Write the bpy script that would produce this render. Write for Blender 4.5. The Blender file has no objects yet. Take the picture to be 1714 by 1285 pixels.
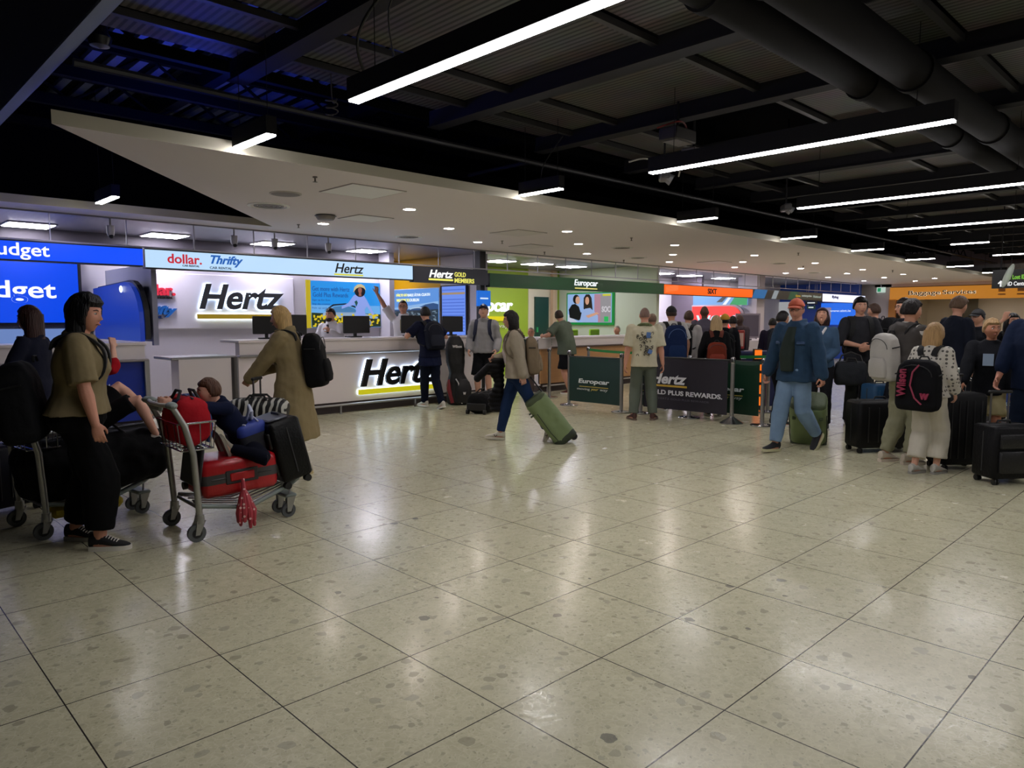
import bpy, bmesh, math, random
from mathutils import Vector, Matrix, Euler, noise
R = math.radians
random.seed(7)
C = bpy.context.scene.collection
SC = bpy.context.scene

# ------------------------------------------------------------------ camera, world, exposure
cam_d = bpy.data.cameras.new('camera')
cam = bpy.data.objects.new('camera', cam_d); C.objects.link(cam)
cam_d.sensor_width = 36.0
cam_d.lens = 1207.0 / 1714.0 * 36.0
cam_d.clip_end = 200
cam.location = (0, 0, 1.55)
cam.rotation_euler = (R(90) - 0.0898, 0, -0.7703)
SC.camera = cam
SC.view_settings.view_transform = 'Standard'
SC.view_settings.look = 'None'
SC.view_settings.gamma = 1.0
SC.view_settings.use_curve_mapping = False
SC.view_settings.exposure = 0.5
world = bpy.data.worlds.new('world'); SC.world = world
world.use_nodes = True
world.node_tree.nodes['Background'].inputs[0].default_value = (0.75, 0.8, 1.0, 1)
world.node_tree.nodes['Background'].inputs[1].default_value = 0.12
SC.cycles.max_bounces = 6
SC.cycles.diffuse_bounces = 3
SC.cycles.glossy_bounces = 3
SC.cycles.sample_clamp_indirect = 3.0
SC.cycles.caustics_reflective = False
SC.cycles.caustics_refractive = False
PEND = 40.0      # linear lamp emission
DOWN = 95.0      # downlight emission
SCR = 0.58         # screens and lit signs

# ------------------------------------------------------------------ materials
_m = {}
def srgb(c):
    if isinstance(c, str):
        c = tuple(int(c[i:i+2], 16) for i in (0, 2, 4))
    return tuple(((v/255)/12.92 if v/255 <= 0.04045 else ((v/255+0.055)/1.055)**2.4) for v in c) + (1,)
def mat(col, rough=0.6, metal=0.0, bump=0.0, bscale=60.0, var=0.0, vscale=6.0, emit=0.0, spec=0.5, alpha=1.0, sheen=0.0, stretch=None, trans=0.0, coat=0.0):
    key = (col, rough, metal, bump, bscale, var, vscale, emit, spec, alpha, sheen, stretch, trans, coat)
    if key in _m: return _m[key]
    m = bpy.data.materials.new('mat_%03d' % len(_m)); m.use_nodes = True
    nt = m.node_tree; b = nt.nodes['Principled BSDF']
    c = srgb(col)
    b.inputs['Base Color'].default_value = c
    b.inputs['Roughness'].default_value = rough
    b.inputs['Metallic'].default_value = metal
    b.inputs['Specular IOR Level'].default_value = spec
    b.inputs['Alpha'].default_value = alpha
    b.inputs['Coat Weight'].default_value = coat
    if trans: b.inputs['Transmission Weight'].default_value = trans
    if sheen: b.inputs['Sheen Weight'].default_value = sheen
    if emit:
        b.inputs['Base Color'].default_value = tuple(v*.12 for v in c[:3])+(1,)
        b.inputs['Emission Color'].default_value = c
        b.inputs['Emission Strength'].default_value = emit
    tc = None
    if bump or var:
        tc = nt.nodes.new('ShaderNodeTexCoord')
        mp = nt.nodes.new('ShaderNodeMapping')
        nt.links.new(tc.outputs['Object'], mp.inputs[0])
        if stretch: mp.inputs['Scale'].default_value = stretch
    if var:
        n = nt.nodes.new('ShaderNodeTexNoise'); n.inputs['Scale'].default_value = vscale; n.inputs['Detail'].default_value = 3
        nt.links.new(mp.outputs[0], n.inputs['Vector'])
        r = nt.nodes.new('ShaderNodeMixRGB'); r.blend_type = 'MIX'
        r.inputs[1].default_value = tuple(v*(1-var) for v in c[:3])+(1,)
        r.inputs[2].default_value = tuple(min(1, v*(1+var)) for v in c[:3])+(1,)
        nt.links.new(n.outputs[0], r.inputs[0]); nt.links.new(r.outputs[0], b.inputs['Base Color'])
    if bump:
        n2 = nt.nodes.new('ShaderNodeTexNoise'); n2.inputs['Scale'].default_value = bscale; n2.inputs['Detail'].default_value = 2
        nt.links.new(mp.outputs[0], n2.inputs['Vector'])
        bp = nt.nodes.new('ShaderNodeBump'); bp.inputs['Strength'].default_value = bump; bp.inputs['Distance'].default_value = 0.01
        nt.links.new(n2.outputs[0], bp.inputs['Height']); nt.links.new(bp.outputs[0], b.inputs['Normal'])
    _m[key] = m
    return m
def cloth(col, var=0.18): return mat(col, 0.9, bump=0.5, bscale=14, var=var, vscale=5, spec=0.15)
def hairm(col): return mat(col, 0.5, bump=1.0, bscale=9, var=0.45, vscale=9, spec=0.3, stretch=(10, 10, 1.2))
def glow(col, s=None): return mat(col, 0.4, emit=(SCR if s is None else s*.72))
SKIN = 'c8937a'; SKIN_D = '6b4636'; SKIN_P = 'd6a48e'
CHROME = mat('b9b9bb', 0.22, 1.0)
STEEL = mat('a9a8aa', 0.35, 1.0)
BLK = mat('0b0b0d', 0.5)
WHITE = mat('e6e0e0', 0.45)

# ------------------------------------------------------------------ mesh builder
class MB:
    def __init__(s): s.v = []; s.f = []; s.m = []; s.mi = 0
    def add(s, vs, fs):
        o = len(s.v); s.v += [tuple(p) for p in vs]
        for f in fs: s.f.append(tuple(i+o for i in f)); s.m.append(s.mi)
        return s
    def box(s, c, d, rot=None, bev=0):
        x, y, z = d[0]/2, d[1]/2, d[2]/2
        if bev:
            b = min(bev, x*.99, y*.99, z*.99)
            vs = []
            for sx in (-1, 1):
                for sy in (-1, 1):
                    for sz in (-1, 1):
                        vs += [(sx*x, sy*(y-b), sz*(z-b)), (sx*(x-b), sy*y, sz*(z-b)), (sx*(x-b), sy*(y-b), sz*z)]
            bm = bmesh.new()
            for p in vs: bm.verts.new(p)
            r = bmesh.ops.convex_hull(bm, input=bm.verts)
            bm.verts.index_update()
            vs = [v.co.copy() for v in bm.verts]; fs = [[v.index for v in f.verts] for f in bm.faces]; bm.free()
        else:
            vs = [Vector((sx*x, sy*y, sz*z)) for sx in (-1, 1) for sy in (-1, 1) for sz in (-1, 1)]
            fs = [(0,1,3,2), (4,6,7,5), (0,4,5,1), (2,3,7,6), (0,2,6,4), (1,5,7,3)]
        M = Euler(rot).to_matrix() if rot is not None and not isinstance(rot, Matrix) else (rot or Matrix.Identity(3))
        c = Vector(c)
        return s.add([M @ Vector(p) + c for p in vs], fs)
    def loft(s, rings, caps=True):
        n = len(rings[0]); vs = [p for r in rings for p in r]; fs = []
        for i in range(len(rings)-1):
            for j in range(n):
                a = i*n+j; b = i*n+(j+1) % n
                fs.append((a, b, b+n, a+n))
        if caps:
            fs.append(tuple(reversed(range(n)))); fs.append(tuple((len(rings)-1)*n+j for j in range(n)))
        return s.add(vs, fs)
    def tube(s, pts, rad, seg=10, round_ends=False, flat=1.0, up=None):
        pts = [Vector(p) for p in pts]
        if not hasattr(rad, '__len__'): rad = [rad]*len(pts)
        rad = list(rad)
        if round_ends:
            d0 = (pts[0]-pts[1]).normalized(); d1 = (pts[-1]-pts[-2]).normalized()
            P = [pts[0]+d0*rad[0]*.95, pts[0]+d0*rad[0]*.6] + pts + [pts[-1]+d1*rad[-1]*.6, pts[-1]+d1*rad[-1]*.95]
            rad = [rad[0]*.25, rad[0]*.78] + rad + [rad[-1]*.78, rad[-1]*.25]; pts = P
        rings = []; nrm = None
        for i, p in enumerate(pts):
            t = (pts[min(i+1, len(pts)-1)] - pts[max(i-1, 0)])
            if t.length < 1e-9: t = Vector((0, 0, 1))
            t.normalize()
            if nrm is None:
                a = Vector(up) if up is not None else (Vector((0, 0, 1)) if abs(t.z) < .9 else Vector((0, 1, 0)))
                nrm = (a - t*a.dot(t)).normalized()
            else:
                nrm = (nrm - t*nrm.dot(t)).normalized()
            bi = t.cross(nrm)
            rings.append([p + (bi*math.cos(2*math.pi*k/seg) + nrm*flat*math.sin(2*math.pi*k/seg))*rad[i] for k in range(seg)])
        return s.loft(rings)
    def cyl(s, p0, p1, r0, r1=None, seg=16): return s.tube([p0, p1], [r0, r1 if r1 is not None else r0], seg)
    def ell(s, c, r, M=None, nu=14, nv=9, sq=1.0):
        c = Vector(c); rings = []
        def pw(v): return math.copysign(abs(v)**sq, v)
        for i in range(nv+1):
            ph = -math.pi/2 + math.pi*(i+.001 if i == 0 else (i-.001 if i == nv else i))/nv
            ring = []
            for j in range(nu):
                th = 2*math.pi*j/nu
                p = Vector((r[0]*pw(math.cos(ph))*pw(math.cos(th)), r[1]*pw(math.cos(ph))*pw(math.sin(th)), r[2]*pw(math.sin(ph))))
                if M is not None: p = M @ p
                ring.append(c+p)
            rings.append(ring)
        return s.loft(rings)
    def prism(s, poly, z0, z1, fn=None):
        n = len(poly)
        vs = [(x, y, z0) for x, y in poly] + [(x, y, z1) for x, y in poly]
        if fn: vs = [fn(*p) for p in vs]
        fs = [tuple(reversed(range(n))), tuple(range(n, 2*n))] + [(i, (i+1) % n, n+(i+1) % n, n+i) for i in range(n)]
        return s.add(vs, fs)
    def lathe(s, prof, c, seg=24):
        c = Vector(c)
        return s.loft([[c+Vector((r*math.cos(2*math.pi*k/seg), r*math.sin(2*math.pi*k/seg), z)) for k in range(seg)] for r, z in prof])
    def xf(s, M):
        s.v = [tuple(M @ Vector(p)) for p in s.v]; return s
    def mesh(s, name, mats, smooth=True):
        me = bpy.data.meshes.new(name); me.from_pydata(s.v, [], s.f); me.update()
        for m in (mats if isinstance(mats, (list, tuple)) else [mats]): me.materials.append(m)
        me.polygons.foreach_set('material_index', s.m)
        bm = bmesh.new(); bm.from_mesh(me); bmesh.ops.recalc_face_normals(bm, faces=bm.faces); bm.to_mesh(me); bm.free()
        if smooth:
            me.polygons.foreach_set('use_smooth', [True]*len(me.polygons))
            try: me.set_sharp_from_angle(angle=R(38))
            except Exception: pass
        return me
    def build(s, name, mats, parent=None, loc=None, rot=None, smooth=True):
        o = bpy.data.objects.new(name, s.mesh(name, mats, smooth)); C.objects.link(o)
        if parent: o.parent = parent
        if loc: o.location = loc
        if rot: o.rotation_euler = rot
        return o
def tag(o, label=None, cat=None, group=None, kind=None):
    if label: o['label'] = label
    if cat: o['category'] = cat
    if group: o['group'] = group
    if kind: o['kind'] = kind
    return o
def thing(name, label, cat, loc=(0, 0, 0), rz=0.0, group=None):
    o = bpy.data.objects.new(name, None); C.objects.link(o); o.empty_display_size = .1
    o.location = loc; o.rotation_euler = (0, 0, rz)
    return tag(o, label, cat, group)
def dup(root, loc=None, rz=None, label=None, group=None):
    r = root.copy(); C.objects.link(r)
    if loc is not None: r.location = loc
    if rz is not None: r.rotation_euler = (0, 0, rz)
    if label: r['label'] = label
    if group: r['group'] = group
    for ch in list(root.children):
        c = ch.copy(); C.objects.link(c); c.parent = r
        for g in list(ch.children):
            d = g.copy(); C.objects.link(d); d.parent = c
    return r
def struct(name, mb, m): return tag(mb.build(name, m, smooth=False), kind='structure')

_txt = {}
def text(parent, body, center, width, height, mt, face='-Y', depth=0.012, bold=0.02, shear=0.0, name='lettering', spacing=1.0):
    key = (body, bold, shear, spacing)
    if key not in _txt:
        cu = bpy.data.curves.new('txt', 'FONT'); cu.body = body; cu.size = 1; cu.extrude = 0.5; cu.offset = bold; cu.shear = shear; cu.space_character = spacing
        cu.resolution_u = 4
        o = bpy.data.objects.new('txt', cu); C.objects.link(o)
        dg = bpy.context.evaluated_depsgraph_get()
        me = bpy.data.meshes.new_from_object(o.evaluated_get(dg))
        bpy.data.objects.remove(o)
        xs = [v.co.x for v in me.vertices]; ys = [v.co.y for v in me.vertices]
        x0, x1, y0, y1 = min(xs), max(xs), min(ys), max(ys)
        for v in me.vertices: v.co = ((v.co.x-(x0+x1)/2)/(x1-x0), (v.co.y-(y0+y1)/2)/(y1-y0), v.co.z)
        _txt[key] = me
    me = _txt[key].copy(); me.materials.clear(); me.materials.append(mt)
    for v in me.vertices: v.co = (v.co.x*width, v.co.y*height, v.co.z*depth)
    o = bpy.data.objects.new(name, me); C.objects.link(o); o.parent = parent
    o.location = center
    o.rotation_euler = {'-Y': (R(90), 0, 0), '-X': (R(90), 0, R(-90))}[face] if isinstance(face, str) else face
    return o

def hertz_logo(parent, x, z, w, hh, mt, barm, y, depth=0.03, face='-Y', bar_gap=0.12):
    """letters w wide, hh tall centred x,z with the bar underneath"""
    if face == '-Y':
        text(parent, 'Hertz', (x, y, z), w, hh, mt, face, depth, 0.02, 0.28)
        MB().box((x-w*.02, y, z-hh/2-hh*(bar_gap+.09)), (w*1.02, depth, hh*.15)).build('underline', barm, parent)
    else:
        text(parent, 'Hertz', (x, y, z), w, hh, mt, face, depth, 0.02, 0.28)
        MB().box((x, y+w*.02, z-hh/2-hh*(bar_gap+.09)), (depth, w*1.02, hh*.15)).build('underline', barm, parent)
# ------------------------------------------------------------------ floor
def floor_material():
    m = bpy.data.materials.new('terrazzo_tile'); m.use_nodes = True; nt = m.node_tree; b = nt.nodes['Principled BSDF']
    N = nt.nodes.new; L = nt.links.new
    tc = N('ShaderNodeTexCoord'); sep = N('ShaderNodeSeparateXYZ'); L(tc.outputs['Object'], sep.inputs[0])
    def mth(op, a, bv=None, c=None):
        n = N('ShaderNodeMath'); n.operation = op
        for i, q in enumerate((a, bv, c)):
            if q is None: continue
            if isinstance(q, (int, float)): n.inputs[i].default_value = q
            else: L(q, n.inputs[i])
        return n.outputs[0]
    T = 0.6243
    def line(sock, off, wdt):
        u = mth('DIVIDE', mth('SUBTRACT', sock, off), T)
        fr = mth('FRACT', u)
        d = mth('MULTIPLY', mth('MINIMUM', fr, mth('SUBTRACT', 1.0, fr)), T)
        return mth('LESS_THAN', d, wdt), mth('FLOOR', u)
    gx_, ix = line(sep.outputs['X'], 3.764, 0.0028)
    gy_, iy = line(sep.outputs['Y'], 1.379, 0.0028)
    dark = mth('LESS_THAN', mth('ABSOLUTE', mth('SUBTRACT', sep.outputs['X'], 3.764)), 0.0038)
    grout = mth('MAXIMUM', mth('MAXIMUM', gx_, gy_), dark)
    cb = N('ShaderNodeCombineXYZ'); L(ix, cb.inputs[0]); L(iy, cb.inputs[1])
    wn = N('ShaderNodeTexWhiteNoise'); wn.noise_dimensions = '2D'; L(cb.outputs[0], wn.inputs['Vector'])
    # chips: distorted voronoi cells at two sizes
    warp = N('ShaderNodeTexNoise'); warp.inputs['Scale'].default_value = 14; warp.inputs['Detail'].default_value = 3
    L(tc.outputs['Object'], warp.inputs['Vector'])
    off = N('ShaderNodeVectorMath'); off.operation = 'MULTIPLY_ADD'
    L(warp.outputs['Color'], off.inputs[0]); off.inputs[1].default_value = (.05, .05, 0); 
    sh = N('ShaderNodeVectorMath'); sh.operation = 'MULTIPLY_ADD'
    L(wn.outputs['Color'], sh.inputs[0]); sh.inputs[1].default_value = (3, 3, 0); L(tc.outputs['Object'], sh.inputs[2])
    L(sh.outputs[0], off.inputs[2])
    col = N('ShaderNodeMixRGB'); col.inputs[1].default_value = srgb('bdb896'); col.inputs[2].default_value = srgb('d4cfae')
    n2 = N('ShaderNodeTexNoise'); n2.inputs['Scale'].default_value = 9; n2.inputs['Detail'].default_value = 4; L(off.outputs[0], n2.inputs['Vector']); L(n2.outputs[0], col.inputs[0])
    cur = col.outputs[0]
    # tightly packed clasts: every cell a slightly different tone, pale binder between them
    for sc_, amt in ((26, .5), (58, .35)):
        vc = N('ShaderNodeTexVoronoi'); vc.inputs['Scale'].default_value = sc_; L(off.outputs[0], vc.inputs['Vector'])
        s2 = N('ShaderNodeSeparateColor'); L(vc.outputs['Color'], s2.inputs[0])
        cr = N('ShaderNodeMixRGB'); cr.inputs[1].default_value = srgb('a8a287'); cr.inputs[2].default_value = srgb('d8d3b8'); L(s2.outputs[0], cr.inputs[0])
        mm = N('ShaderNodeMixRGB'); mm.inputs[0].default_value = amt*.55; L(cur, mm.inputs[1]); L(cr.outputs[0], mm.inputs[2]); cur = mm.outputs[0]
    ve = N('ShaderNodeTexVoronoi'); ve.feature = 'DISTANCE_TO_EDGE'; ve.inputs['Scale'].default_value = 30; L(off.outputs[0], ve.inputs['Vector'])
    vein = mth('LESS_THAN', ve.outputs['Distance'], 0.045)
    mv = N('ShaderNodeMixRGB'); L(mth('MULTIPLY', vein, .3), mv.inputs[0]); L(cur, mv.inputs[1]); mv.inputs[2].default_value = srgb('ddd8bf'); cur = mv.outputs[0]
    for scale, thr, dens, c1, c2 in ((75, 0.30, 0.35, 'd8d2b8', '9d977c'), (38, 0.36, 0.24, 'a49e84', 'b4ae94'), (17, 0.42, 0.13, 'aea892', '9c967f'), (9, .20, .05, '6b6862', '837c72')):
        vo = N('ShaderNodeTexVoronoi'); vo.feature = 'F1'; vo.inputs['Scale'].default_value = scale
        L(off.outputs[0], vo.inputs['Vector'])
        sp = N('ShaderNodeSeparateColor'); L(vo.outputs['Color'], sp.inputs[0])
        inside = mth('LESS_THAN', vo.outputs['Distance'], mth('MULTIPLY_ADD', sp.outputs[1], thr, thr*.35))
        pick = mth('LESS_THAN', sp.outputs[0], dens)
        fac = mth('MULTIPLY', inside, pick)
        cc = N('ShaderNodeMixRGB'); cc.inputs[1].default_value = srgb(c1); cc.inputs[2].default_value = srgb(c2); L(sp.outputs[2], cc.inputs[0])
        mx = N('ShaderNodeMixRGB'); L(mth('MULTIPLY', fac, .75), mx.inputs[0]); L(cur, mx.inputs[1]); L(cc.outputs[0], mx.inputs[2]); cur = mx.outputs[0]
    g = N('ShaderNodeMixRGB'); L(grout, g.inputs[0]); L(cur, g.inputs[1]); g.inputs[2].default_value = srgb('38342f')
    L(g.outputs[0], b.inputs['Base Color'])
    rn = N('ShaderNodeTexNoise'); rn.inputs['Scale'].default_value = 5; rn.inputs['Detail'].default_value = 5; L(tc.outputs['Object'], rn.inputs['Vector'])
    rr = N('ShaderNodeMapRange'); rr.inputs[3].default_value = 0.17; rr.inputs[4].default_value = 0.32; L(rn.outputs[0], rr.inputs[0]); L(mth('SUBTRACT', rr.outputs[0], mth('MULTIPLY', vein, .09)), b.inputs['Roughness'])
    bp = N('ShaderNodeBump'); bp.inputs['Strength'].default_value = 0.2; bp.inputs['Distance'].default_value = .004
    bn = N('ShaderNodeTexNoise'); bn.inputs['Scale'].default_value = 22; bn.inputs['Detail'].default_value = 3; L(off.outputs[0], bn.inputs['Vector'])
    L(mth('SUBTRACT', bn.outputs[0], mth('MULTIPLY', grout, 1.5)), bp.inputs['Height']); L(bp.outputs[0], b.inputs['Normal'])
    b.inputs['Specular IOR Level'].default_value = 0.42
    return m
struct('floor', MB().box((16, 3.5, -0.05), (44, 24, 0.1)), floor_material())

# ------------------------------------------------------------------ room shell
WCEIL = mat('f2eaee', 0.75)
EDGE = mat('b9b3a2', 0.8)
WALLW = mat('cbc6d2', 0.6)
BLACKC = mat('0d0d0e', 0.9, spec=.1)
struct('wall_rear', MB().box((16, -8.4, 2.1), (44, .2, 4.4)), mat('3c3c40', .8))
struct('wall_left', MB().box((-5.9, 3.5, 2.1), (.2, 23.6, 4.4)), mat('3c3c40', .8))
# white suspended ceiling: one slab with the slanted left edge
poly = [(1.26, 5.78), (29.6, 5.95), (29.6, 10.9), (9.6, 11.0), (9.4, 10.45), (-5.8, 10.45), (-5.8, 9.93), (4.85, 9.93)]
def slab_side(x, y, z): return (x, y, z)
cm = MB(); cm.prism(poly, 2.87, 2.965)
co = struct('ceiling', cm, [WCEIL, EDGE])
for p in co.data.polygons:
    if abs(p.normal.z) < .5: p.material_index = 1
struct('ceiling_2', MB().box((16, 3.5, 4.35), (44, 24, .1)), BLACKC)

struct('wall_bulkhead', MB().box((12, 10.42, 3.65), (36, .1, 1.36)).box((12, 11.2, 3.0), (36, 1.6, .03)), mat('08080a', .9, spec=.05))
# back office shells behind the counters
SLAT = bpy.data.materials.new('slatted_ceiling'); SLAT.use_nodes = True
_nt = SLAT.node_tree; _b = _nt.nodes['Principled BSDF']; _b.inputs['Roughness'].default_value = .4; _b.inputs['Metallic'].default_value = .4
_tc = _nt.nodes.new('ShaderNodeTexCoord'); _w = _nt.nodes.new('ShaderNodeTexWave'); _w.inputs['Scale'].default_value = 4.2; _w.bands_direction = 'Y'
_r = _nt.nodes.new('ShaderNodeValToRGB'); _r.color_ramp.elements[0].color = srgb('2a2a30'); _r.color_ramp.elements[0].position = .25; _r.color_ramp.elements[1].color = srgb('8f8f98'); _r.color_ramp.elements[1].position = .45
_nt.links.new(_tc.outputs['Object'], _w.inputs[0]); _nt.links.new(_w.outputs[0], _r.inputs[0]); _nt.links.new(_r.outputs[0], _b.inputs['Base Color'])
struct('ceiling_3', MB().box((11.9, 12.75, 2.96), (35.4, 4.4, .04)), SLAT)
struct('wall_back', MB().box((2.3, 13.25, 1.34), (13.1, .1, 2.68)), WALLW)
struct('wall_back_upper', MB().box((2.3, 13.25, 2.82), (13.1, .12, .28)), mat('55505a', .6))          # behind budget and hertz
struct('wall_partition', MB().box((8.88, 13.1, 1.5), (.12, .6, 3.0)), WALLW)
struct('wall_recess', MB().box((10.37, 12.23, 1.5), (.12, 1.46, 3.0)), WALLW)
struct('wall_yellow', MB().box((10.36, 14.1, 1.5), (.1, 2.3, 3.0)).box((9.6, 15.3, 1.5), (1.6, .1, 3)), mat('c79a12', .5))
struct('wall_green', MB().box((13.1, 14.35, 1.5), (5.5, .1, 3.0)), mat('93ad2c', .5))
struct('wall_screen', MB().box((15.86, 12.7, 1.5), (.12, 3.6, 3.0)), mat('c2cbb4', .5))
struct('wall_far_back', MB().box((23.0, 13.9, 1.5), (14.2, .1, 3.0)), mat('c9c4cc', .6))
struct('wall_dark_divider', MB().box((21.0, 13.35, 1.5), (.12, 1.3, 3.0)), mat('5d5260', .6))
struct('wall_end', MB().box((29.68, 10.4, 1.5), (.12, 1.2, 3.0)).box((29.68, 1.2, 3.1), (.12, 18.4, .68)).box((33, 3.5, 2.1), (.1, 24, 4.4)), mat('b9b2b4', .6))
# ------------------------------------------------------------------ dark open ceiling
RAFT = bpy.data.materials.new('perforated_panel'); RAFT.use_nodes = True
_nt = RAFT.node_tree; _b = _nt.nodes['Principled BSDF']; _b.inputs['Roughness'].default_value = .6; _b.inputs['Specular IOR Level'].default_value = .2
_tc = _nt.nodes.new('ShaderNodeTexCoord'); _w = _nt.nodes.new('ShaderNodeTexWave'); _w.inputs['Scale'].default_value = 5.5; _w.bands_direction = 'X'
_v = _nt.nodes.new('ShaderNodeTexNoise'); _v.inputs['Scale'].default_value = 3.0
_r = _nt.nodes.new('ShaderNodeValToRGB'); _r.color_ramp.elements[0].color = srgb('373333'); _r.color_ramp.elements[0].position = .2; _r.color_ramp.elements[1].color = srgb('625e5c'); _r.color_ramp.elements[1].position = .6
_mx = _nt.nodes.new('ShaderNodeMixRGB'); _mx.blend_type = 'MULTIPLY'; _mx.inputs[0].default_value = .6
for a, b in ((_tc.outputs['Object'], _w.inputs[0]), (_tc.outputs['Object'], _v.inputs[0]), (_w.outputs[0], _r.inputs[0]), (_r.outputs[0], _mx.inputs[1]), (_v.outputs['Color'], _mx.inputs[2]), (_mx.outputs[0], _b.inputs['Base Color'])): _nt.links.new(a, b)
CHAR = mat('1d1c1e', .7, spec=.2)
beams = [-2.6, -.9, .95, 2.65, 4.7, 6.25, 7.95, 9.7, 11.4, 13.1, 14.8, 16.5, 18.2, 19.9, 21.6, 23.3, 25, 26.7, 28.4]
strips = [(-6.5, -5.0), (-4.9, -3.4), (-3.3, -1.8), (-1.7, -.2), (-.1, 1.6), (1.7, 3.2), (3.32, 4.78), (4.88, 5.4), (5.5, 5.84)]
mb = MB()
for i in range(len(beams)-1):
    for k, (y0, y1) in enumerate(strips):
        if random.random() < .18 and i > 4: continue
        x0, x1 = beams[i]+.09, beams[i+1]-.09
        if 7 < i and k == 4: continue
        mb.box(((x0+x1)/2, (y0+y1)/2, 3.64), (x1-x0, y1-y0, .03))
struct('ceiling_rafts', mb, RAFT)
mb = MB()
for x in beams: mb.box((x, -.3, 3.57), (.1, 12.6, .16)).box((x, -.3, 3.49), (.16, 12.6, .015))
struct('ceiling_beams', mb, CHAR)
mb = MB()
for y in (5.45, 4.83, 3.26, 1.65): mb.box((12.6, y, 3.6), (31, .05, .05))
mb.tube([(1.5, 6.15, 3.42), (9, 6.2, 3.42), (29, 6.3, 3.42)], .03, 8)
mb.tube([(6.3, 6.2, 3.42), (6.3, 7.3, 3.42)], .025, 8)
struct('trim_conduits', mb, mat('2b2a2c', .5))
mb = MB()
for x in (1.4, 3.1, 4.8, 7, 9.5, 12, 15, 18, 22, 26):
    mb.box((x, 8.4, 4.05), (.12, 4.2, .25))
for y in (6.6, 7.7, 8.8, 9.9): mb.box((12, y, 3.8), (34, .07, .1)); mb.box((12, y, 4.1), (34, .07, .1))
for i in range(40):
    x = -3+i*.85
    for y in (6.6, 7.7, 8.8): mb.tube([(x, y, 3.82), (x+.42, y, 4.1), (x+.85, y, 3.82)], .018, 5)
struct('ceiling_trusses', mb, mat('0a0a0c', .8, spec=.1))
mb = MB()
for i in range(46): mb.box((-5+i*.22, 8.0, 4.27), (.09, 4.6, .05))
struct('ceiling_deck', mb, mat('78829a', .5, .2))
# ribbed bulkhead at the left, lit blue
mb = MB()
tag(MB().box((.98, 6.3, 3.62), (.5, 8.5, .7)).build('trim_bulkhead_case', mat('050506', .9, spec=.02), smooth=False), kind='structure')
for z in (3.3, 3.4, 3.5): mb.box((1.28+(z-3.3)*.9, 6.3, z), (.06, 8.5, .045))
struct('trim_bulkhead', mb, mat('7a839c', .5, spec=.2))
struct('trim_soffit_drop', MB().box((-3.4, 6.4, 3.25), (5.0, 6.0, .12)), mat('050506', .9, spec=.02))

def duct(y, z, label, r=.2):
    t = thing('air_duct', label, 'duct', (14, y, z))
    MB().tube([(-11.5, 0, 0), (14, 0, 0)], r, 24).build('pipe', mat('100f11', .8, spec=.15), t)
    for i in range(11): MB().tube([(-10.5+i*2.2, 0, 0), (-10.42+i*2.2, 0, 0)], r+.015, 24).build('joint_ring', mat('0e0d0f', .8, spec=.15), t)
duct(2.16, 3.3, 'large round dark air duct crossing the upper right, nearer the counters', .11)
duct(1.82, 3.3, 'large round dark air duct crossing the upper right, farther from the counters', .13)

def linear_light(x, y0, y1, z, label, group):
    t = thing('linear_pendant_light', label, 'light', (x, (y0+y1)/2, z), 0, group)
    l = abs(y1-y0)
    MB().box((0, 0, .075), (.085, l, .13)).build('housing', CHAR, t, smooth=False)
    MB().box((0, 0, .004), (.07, l-.015, .012)).build('diffuser', mat('fbf8fa', .4, emit=PEND), t, smooth=False)
    for s in (-1, 1): MB().tube([(0, s*l*.4, .14), (0, s*l*.4, 4.3-z)], .003, 5).build('suspension_wire', CHAR, t)
rows = [2.53, 5.72, 8.83, 11.98, 15.05, 18.25, 21.4, 24.9]
words = ['first (nearest)', 'second', 'third', 'fourth', 'fifth', 'sixth', 'seventh', 'eighth (farthest)']
for i, x in enumerate(rows):
    if i < 4 or i == 5:
        linear_light(x, 4.04, 1.53 if i < 4 else 2.6, 2.9, 'long glowing linear pendant, %s of the long lights counted from the left' % words[min(i, 4)], 'long linear pendant lights')
    elif i == 4:
        linear_light(x, 4.0, 3.4, 2.9, 'short linear pendant apart from the row, right of centre between the long lights', 'short linear pendant lights')
    linear_light(x, 5.75, 5.15, 2.9, 'short linear pendant along the white ceiling edge, %s from the left' % words[i], 'short linear pendant lights')
linear_light(2.53, 9.6, 8.93, 2.9, 'small linear pendant in the dark gap above the blue sign', 'short linear pendant lights')
for i, x in enumerate(rows[4:]): linear_light(x, 1.2, -1.6, 2.9, 'long linear pendant beyond the right edge, %s from the front' % words[i], 'long linear pendant lights')
for (y0, y1) in ((-.5, -3.0),):
    for i, x in enumerate(rows[:4]): linear_light(x, y0, y1, 2.9, 'long linear pendant behind the viewpoint, %s from the left' % words[i], 'long linear pendant lights')

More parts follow.
